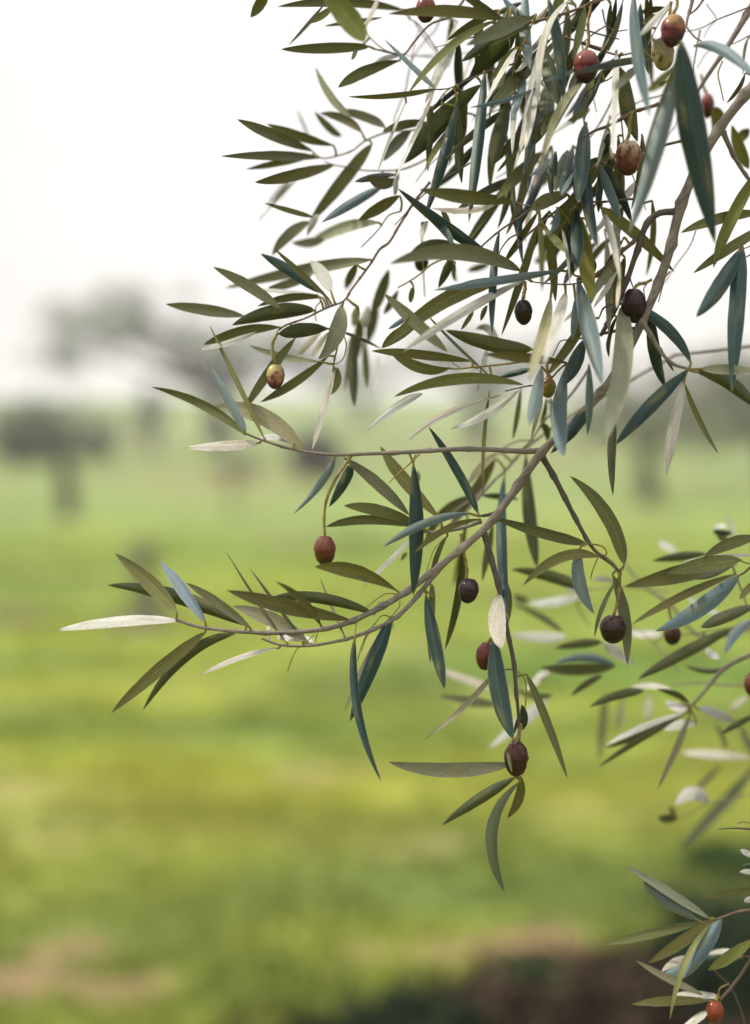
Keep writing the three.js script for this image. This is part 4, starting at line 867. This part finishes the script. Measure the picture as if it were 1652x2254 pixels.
function leafGeo(look, pa, pm, pb, halfW, roll, foot) {
  const [cf, cb, cr, upper] = LOOK[look], n = 26, ctrl = pm.clone().multiplyScalar(2).addScaledVector(pa, -0.5).addScaledVector(pb, -0.5);
  const curve = new THREE.QuadraticBezierCurve3(pa, ctrl, pb), len = pa.distanceTo(pb);
  const skew = rr(0.8, 1.15), pw = rr(1.9, 2.5), tw = rr(-0.65, 0.65), wav = rnd() * 9, curl = (upper ? 1 : -1) * (look === 'p' ? -0.5 : 1) * (upper ? rr(0.28, 0.55) : rr(0.12, 0.32)), kt = rr(0.85, 1.17), kw = rr(-0.08, 0.08);
  const P = [], Cc = [], U = [], F = [], Bk = [];
  let sgn = 0; const vFrom = rnd() * 3;
  for (const side of [0, 1]) for (let i = 0; i <= n; i++) {
    const s = i / n, p = curve.getPoint(s), t = curve.getTangent(s).normalize(), n0 = camera.position.clone().sub(p); n0.addScaledVector(t, -n0.dot(t)).normalize();
    const b = t.clone().cross(n0); if (!sgn) sgn = b.dot(LREF) >= 0 ? 1 : -1; b.multiplyScalar(sgn);
    const r = roll + tw * (s - 0.5), nn = n0.clone().multiplyScalar(Math.cos(r)).addScaledVector(b, Math.sin(r)), sd = b.clone().multiplyScalar(Math.cos(r)).addScaledVector(n0, -Math.sin(r));
    const q = Math.pow(s, skew), w = halfW * (0.06 * (1 - s) + 0.97 * Math.pow(Math.max(0, 1 - Math.pow(Math.abs(2 * q - 1), pw)), 0.86)) * (1 + 0.05 * noise(s * 5 + wav, 2.2)) + 0.00012;
    XS.forEach((x, j) => {
      const edge = 1 + 0.07 * noise(s * 8 + wav, x > 0 ? 5 : 8), off = -curl * w * (0.55 * x * x + 0.45 * Math.abs(x) - 0.4) - (Math.abs(x) < 0.04 ? 0.00018 * (upper ? 1 : -1) : 0) + 0.05 * w * noise(s * 4 + wav, x * 1.3, 7) - side * 0.00032 * (1 - x * x);
      const v = p.clone().addScaledVector(sd, x * w * edge).addScaledVector(nn, off);
      P.push(v.x, v.y, v.z); U.push(x * 0.5 + 0.5, vFrom + s * len * 40);
      const base = side ? cb : cf, rib = (Math.abs(x) < 0.03 ? 1 : 0) * (1 - 0.5 * s) * (side ? 0.5 : 1), stalk = smooth(1 - s, 0.93, 1), tip = smooth(s, 0.965, 0.99), rim = Math.abs(x) > 0.95 ? 0.5 : 0, k = kt * (1 + 0.1 * noise(s * 6 + wav, x * 2, 3));
      for (let c = 0; c < 3; c++) { let g = lerp(base[c] * k, cr[c] * k, rib); g = lerp(g, (cf[c] + cb[c]) / 2 * 1.7, rim); g = lerp(g, [0.2, 0.175, 0.045][c], 0.45 * smooth(noise(s * 3.2 + wav * 3, x * 0.9, wav), 0.28, 0.5)); g = lerp(g, [0.26, 0.24, 0.07][c], Math.max(stalk * 0.85, tip * 0.9)); if (c !== 1) g *= 1 + (c ? -kw : kw); Cc.push(g); }
    });
  }
  const m = XS.length, o1 = (n + 1) * m;
  for (let i = 0; i < n; i++) for (let j = 0; j < m - 1; j++) {
    const a = i * m + j, b = a + m;
    const tri = sgn > 0 ? [a, b, a + 1, b, b + 1, a + 1] : [a, a + 1, b, b, a + 1, b + 1], back = tri.map((x) => x + o1);
    F.push(...tri); for (let k = 0; k < 6; k += 3) Bk.push(back[k], back[k + 2], back[k + 1]);
  }
  const g = new THREE.BufferGeometry(); g.setAttribute('position', new THREE.Float32BufferAttribute(P, 3)); g.setAttribute('uv', new THREE.Float32BufferAttribute(U, 2)); g.setAttribute('color', new THREE.Float32BufferAttribute(Cc, 3)); g.setIndex([...F, ...Bk]); g.computeVertexNormals();
  let all = g, nF = F.length, extra = 0;
  if (foot) { // the petiole, from the twig into the blade
    const dir = ctrl.clone().sub(pa).normalize(), L = foot.distanceTo(pa), mid = foot.clone().lerp(pa, 0.5).addScaledVector(dir, -L * 0.12).add(V(0, -L * 0.05, 0));
    const pt = tube([foot, mid, pa.clone(), pa.clone().addScaledVector(dir, len * 0.03)], 0.0008, 0.0006, (t) => [0.26, lerp(0.19, 0.23, t), 0.06], { m: 6, n: 9 });
    extra = pt.index.count; all = mergeGeometries([g, pt]);
  }
  const fm = upper ? 0 : 1; all.clearGroups(); all.addGroup(0, nF, fm); all.addGroup(nF, nF, 1 - fm); if (extra) all.addGroup(nF * 2, extra, 1);
  return all;
}
{ // the inner curtain of the upper bough: leaves one behind the other, hanging down and to the side
  const bo = boughs[1];
  for (let i = 0; i < 16; i++) { const u = rr(1000, 1560), v = rr(-30, 380), a = rr(-0.5, 1.4), l = rr(110, 260), z = rr(0.5, 8), k = rr(-18, 18); bo.tubes.push({ c: 'rdg'[i % 3], w0: rr(3.2, 5), w1: 2, z0: z, z1: z + rr(-1, 1), pts: [[u, v], [u - Math.sin(a) * l * 0.5 + k, v + Math.cos(a) * l * 0.5 + k * 0.5], [u - Math.sin(a) * l, v + Math.cos(a) * l]], nodes: 5 }); }
  for (let i = 0; i < 120; i++) {
    const u = rr(985, 1440), v = rr(-40, 560), near = noise(u * 0.006, v * 0.006, 4.2); if (near < -0.12 || (u < 1120 && v > 330)) { rnd(); rnd(); continue; }
    const a = rr(-0.12, 0.75) + (rnd() < 0.12 ? 0.7 : 0), len = rr(120, 235), look = 'ddotpogd'[Math.floor(rnd() * 8)], x1 = u - Math.sin(a) * len, y1 = v + Math.cos(a) * len, b = rr(-14, 14);
    bo.leaves.push({ look, w: rr(11, 22), pts: [[u, v], [(u + x1) / 2 + b * Math.cos(a), (v + y1) / 2 + b * Math.sin(a)], [x1, y1]], dz: rr(1.2, 7) });
  }
}
const tree = new THREE.Group(); tree.name = numbered('olive_tree'); scene.add(tree);
const FOOT = V(1.75, 0, -1.15); tree.position.copy(FOOT);
tag(tree, 'olive tree whose fruiting boughs of narrow leaves hang sharp into view', 'tree');
const local = (g) => g.translate(-FOOT.x, -FOOT.y, -FOOT.z);
put('trunk', local(tube([V(1.75, -0.05, -1.15), V(1.7, 0.5, -1.1), V(1.78, 1.0, -1.2), V(1.72, 1.5, -1.1)], 0.17, 0.12, grayBark, { m: 14, n: 20 })), bark, tree);
const small = [], every = boughs.flatMap((b) => b.leaves), size = (f) => f.w * Math.hypot(f.pts[0][0] - f.pts[2][0], f.pts[0][1] - f.pts[2][1]) / (1 + 0.06 * Math.abs(f.dz));
every.sort((a, b) => size(b) - size(a)).forEach((f, i) => { f.minor = i >= 300; }); // the 300 largest are parts; smaller ones are joined
put('limb', local(tube([V(1.72, 1.45, -1.1), V(1.78, 2.1, -1.5), V(1.6, 2.7, -2.2), V(1.2, 3.05, -3.0)], 0.1, 0.03, grayBark, { m: 10, n: 24 })), bark, tree);  // unseen limb, added to carry the sky-blocking lobes over the ditch
for (const bo of boughs) {
  const S = [], geos = [];
  bo.tubes.forEach((tb, k) => {
    const pts = tb.pts.map(([x, y], i) => at(x, y, lerp(tb.z0, tb.z1, i / (tb.pts.length - 1))));
    const k0 = (FOCUS + tb.z0 / 100) / FOC, k1 = (FOCUS + tb.z1 / 100) / FOC;

    const c = new THREE.CatmullRomCurve3(pts, false, 'centripetal');
    geos.push(local(tube(pts, tb.w0 / 2 * k0, tb.w1 / 2 * k1, BARKS[tb.c], { nodes: tb.nodes, n: tb.n, m: tb.w0 > 14 ? 14 : 9 })));
    if (!tb.bare) { const q = new THREE.CatmullRomCurve3(tb.pts.map(([x, y], i) => V(x, y, lerp(tb.z0, tb.z1, i / (tb.pts.length - 1)))), false, 'centripetal'); for (let i = 0; i <= 60; i++) S.push(q.getPoint(i / 60)); }
    tb.name = k === 0 ? 'bough' : tb.bare ? 'fruit_stalk' : 'twig';
  });
  const root = put('bough', geos[0], bark, tree); root.userData.label = bo.label;
  { const a = at(...bo.tubes[0].pts[0], bo.tubes[0].z0), r = bo.tubes[0].w0 / 2 * (FOCUS + bo.tubes[0].z0 / 100) / FOC, s = V(1.72, 1.46, -1.1); const m = cast(new THREE.Mesh(local(tube([s, s.clone().lerp(a, 0.35).add(V(0, 0.12, 0)), s.clone().lerp(a, 0.75).add(V(0, 0.06, 0)), a], r * 2.6, r, grayBark, { m: 10, n: 40, open: 1 })), bark)); m.name = numbered('limb'); root.add(m); }
  bo.tubes.slice(1).forEach((tb, i) => { const m = cast(new THREE.Mesh(geos[i + 1], bark)); m.name = numbered(tb.name); root.add(m); });
  for (const f of bo.leaves) {
    let best = 1e9, near = null; const [a, m, b] = f.pts;
    for (const s of S) { const d = Math.hypot(s.x - a[0], s.y - a[1]); if (d < best) { best = d; near = s; } }
    const joined = best < (f.reach ?? 38) && Math.abs(near.z - f.dz) < 6.5, z0 = joined ? near.z : f.dz + rr(-0.7, 0.7), z1 = f.dz * 2 - z0 + (f.slope ?? rr(-1.6, 1.6)), zt = clamp(z1, f.dz - 5, f.dz + 5), tall = clamp(z0 + (zt - z0) * 0.5, -30, 60);
    const k = (FOCUS + f.dz / 100) / FOC, roll = THREE.MathUtils.degToRad(f.roll ?? { p: rr(20, 48), l: rr(10, 40), b: rr(10, 30), g: rr(-25, 15), o: rr(-32, 8), d: rr(-40, 5), t: rr(-22, 22), y: rr(-20, 20) }[f.look]);
    const g = leafGeo(f.look, at(a[0], a[1], z0), at(m[0], m[1], tall), at(b[0], b[1], zt), (f.w / 2 * k) / Math.max(0.35, Math.cos(roll)), roll, joined && best > 2 ? at(near.x, near.y, near.z) : null);
    local(g);
    if (f.minor) { small.push(g); continue; }
    const q = cast(new THREE.Mesh(g, [leafGloss, leafMatte])); q.name = numbered('leaf'); root.add(q);
  }
}
{
  const P = [], Q = [], Cc = [], U = [], I = [[], []]; let o = 0;
  for (const g of small) {
    P.push(...g.attributes.position.array); Q.push(...g.attributes.normal.array); Cc.push(...g.attributes.color.array); U.push(...g.attributes.uv.array);
    for (const { start, count, materialIndex } of g.groups) for (let i = start; i < start + count; i++) I[materialIndex].push(g.index.array[i] + o);
    o += g.attributes.position.count;
  }
  const g = new THREE.BufferGeometry(); g.setAttribute('position', new THREE.Float32BufferAttribute(P, 3)); g.setAttribute('normal', new THREE.Float32BufferAttribute(Q, 3)); g.setAttribute('uv', new THREE.Float32BufferAttribute(U, 2)); g.setAttribute('color', new THREE.Float32BufferAttribute(Cc, 3));
  g.setIndex([...I[0], ...I[1]]); g.addGroup(0, I[0].length, 0); g.addGroup(I[0].length, I[1].length, 1);
  put('foliage', g, [leafGloss, leafMatte], tree).userData.kind = 'stuff';
}
// crown beyond the view; lobes above the ditch are added to block sky light
put('crown', local(leafCloud([[1.9, 2.3, -1.2, 0.9, 0.55, 0.8], [1.3, 2.55, -1.7, 0.7, 0.45, 0.6], [2.4, 1.9, -1.0, 0.7, 0.6, 0.7], [1.5, 2.7, -0.7, 0.7, 0.4, 0.6], [1.4, 1.5, -1.7, 0.4, 0.5, 0.5], [0.7, 3.15, -3.1, 0.8, 0.3, 0.7], [1.6, 3.1, -3.2, 0.8, 0.3, 0.7], [2.3, 2.8, -3.0, 0.7, 0.5, 0.7], [1.2, 3.1, -2.3, 0.8, 0.3, 0.6], [0.1, 3.2, -2.6, 0.7, 0.3, 0.6]], 1400, 0.062, [0.06, 0.075, 0.045])), farLeaf, tree);

// ---------------------------------------------------------------- the fruit
const SKIN = { // colours from stalk to tip: [top, middle, bottom, blotch, blotch threshold]
  brown: [[0.26, 0.08, 0.03], [0.24, 0.065, 0.018], [0.14, 0.06, 0.014], [0.07, 0.02, 0.014], 0.22],
  black: [[0.09, 0.03, 0.02], [0.035, 0.012, 0.013], [0.03, 0.011, 0.008], [0.11, 0.025, 0.022], 0.18],
  plum: [[0.07, 0.025, 0.028], [0.04, 0.014, 0.019], [0.03, 0.011, 0.013], [0.085, 0.03, 0.035], 0.2],
  date: [[0.05, 0.022, 0.015], [0.045, 0.019, 0.013], [0.035, 0.014, 0.01], [0.06, 0.03, 0.02], 0.2],
  wine: [[0.26, 0.06, 0.06], [0.2, 0.045, 0.04], [0.09, 0.03, 0.016], [0.3, 0.16, 0.1], 0.3],
  rust: [[0.12, 0.04, 0.02], [0.085, 0.025, 0.015], [0.07, 0.02, 0.013], [0.24, 0.12, 0.03], 0.27],
  blush: [[0.4, 0.36, 0.11], [0.42, 0.24, 0.14], [0.1, 0.022, 0.018], [0.2, 0.05, 0.045], 0.12],
  mottled: [[0.42, 0.31, 0.15], [0.3, 0.13, 0.08], [0.07, 0.018, 0.014], [0.12, 0.025, 0.024], 0.02],
  speckled: [[0.07, 0.04, 0.028], [0.27, 0.22, 0.09], [0.32, 0.28, 0.11], [0.07, 0.045, 0.03], 0.13],
  red: [[0.34, 0.09, 0.06], [0.22, 0.04, 0.035], [0.08, 0.022, 0.02], [0.3, 0.13, 0.06], 0.3],
  ripe: [[0.3, 0.17, 0.05], [0.2, 0.05, 0.05], [0.05, 0.022, 0.028], [0.11, 0.03, 0.035], 0.16],
  green: [[0.3, 0.15, 0.04], [0.22, 0.17, 0.03], [0.14, 0.14, 0.025], [0.28, 0.13, 0.04], 0.2],
  orange: [[0.42, 0.09, 0.03], [0.38, 0.075, 0.025], [0.26, 0.05, 0.02], [0.4, 0.16, 0.05], 0.3],
};
for (const f of fruits) {
  const k = (FOCUS + f.dz / 100) / FOC, g = new THREE.SphereGeometry(1, 56, 40), a = g.attributes.position, cols = [], [ct, cm, cb, cs, th] = SKIN[f.skin], s0 = f.x * 0.37;
  const rx = f.rx * k, ry = f.ry * k, wr = f.wrinkle ?? 0.012;
  for (let i = 0; i < a.count; i++) {
    const q = V().fromBufferAttribute(a, i);
    const ridge = 1 - Math.abs(noise(q.x * 2.6 + s0, q.y * 1.8, q.z * 2.6)) * 2.2, fold = wr * (ridge + 1.2 * noise(q.x * 5 + s0, q.y * 3.4, q.z * 5)) + 0.025 * noise(q.x * 1.3 + s0, q.y * 1.3, q.z * 1.3);
    const dim = 0.1 * Math.exp(-(((1 - q.y) / 0.05) ** 2)), y = q.y * (1 - dim) + fold * q.y, R = 1 + fold + 0.03 * (1 - q.y * q.y) * (q.y > 0 ? 1 : -1);
    a.setXYZ(i, q.x * rx * R, y * ry, q.z * rx * R);
    const h = clamp(0.52 - q.y * 0.85 + 0.5 * noise(q.x * 1.6 + s0, q.y * 1.6, q.z * 1.6), 0, 1), sp = smooth(fbm(q.x * 2.1 + s0, q.y * 2.1, q.z * 2.1 + s0, 4), th, th + 0.12), dot = smooth(noise(q.x * 16 + s0, q.y * 16, q.z * 16), 0.5, 0.62) * 0.5;
    for (let c = 0; c < 3; c++) { let v = h < 0.5 ? lerp(ct[c], cm[c], h * 2) : lerp(cm[c], cb[c], h * 2 - 1); v = lerp(v, cs[c], sp); cols.push((/blush|mottled|speckled|ripe|green/.test(f.skin) ? 0.66 : /red|brown|wine|orange/.test(f.skin) ? 0.44 : 0.36) * v * (1 + 0.5 * dot) * (1 + 0.16 * noise(q.x * 9 + s0, q.y * 9, q.z * 9))); }
  }
  g.setAttribute('color', new THREE.Float32BufferAttribute(cols, 3)); g.computeVertexNormals();
  const o = new THREE.Group(); o.name = numbered('olive'); const c = at(f.x, f.y, f.dz); o.position.copy(c); scene.add(o); tag(o, f.label, 'olive', f.group);
  const tilt = THREE.MathUtils.degToRad(f.tilt ?? 0), body = put('fruit', g, oliveSkin, o); body.rotation.z = tilt; body.rotation.y = s0 % 6;
  if (f.stalk) {
    const top = V(-Math.sin(tilt) * ry * 0.9, Math.cos(tilt) * ry * 0.9, 0), pts = f.stalk.map(([x, y], i) => at(x, y, f.dz + (f.from ?? 0) * (1 - i / f.stalk.length)).sub(c)); pts.push(top);
    put('stalk', tube(pts, 0.0007, 0.0009, greenStalk, { m: 7, nodes: 5, n: 40 }), bark, o);
  }
}
renderer.render(scene, camera);
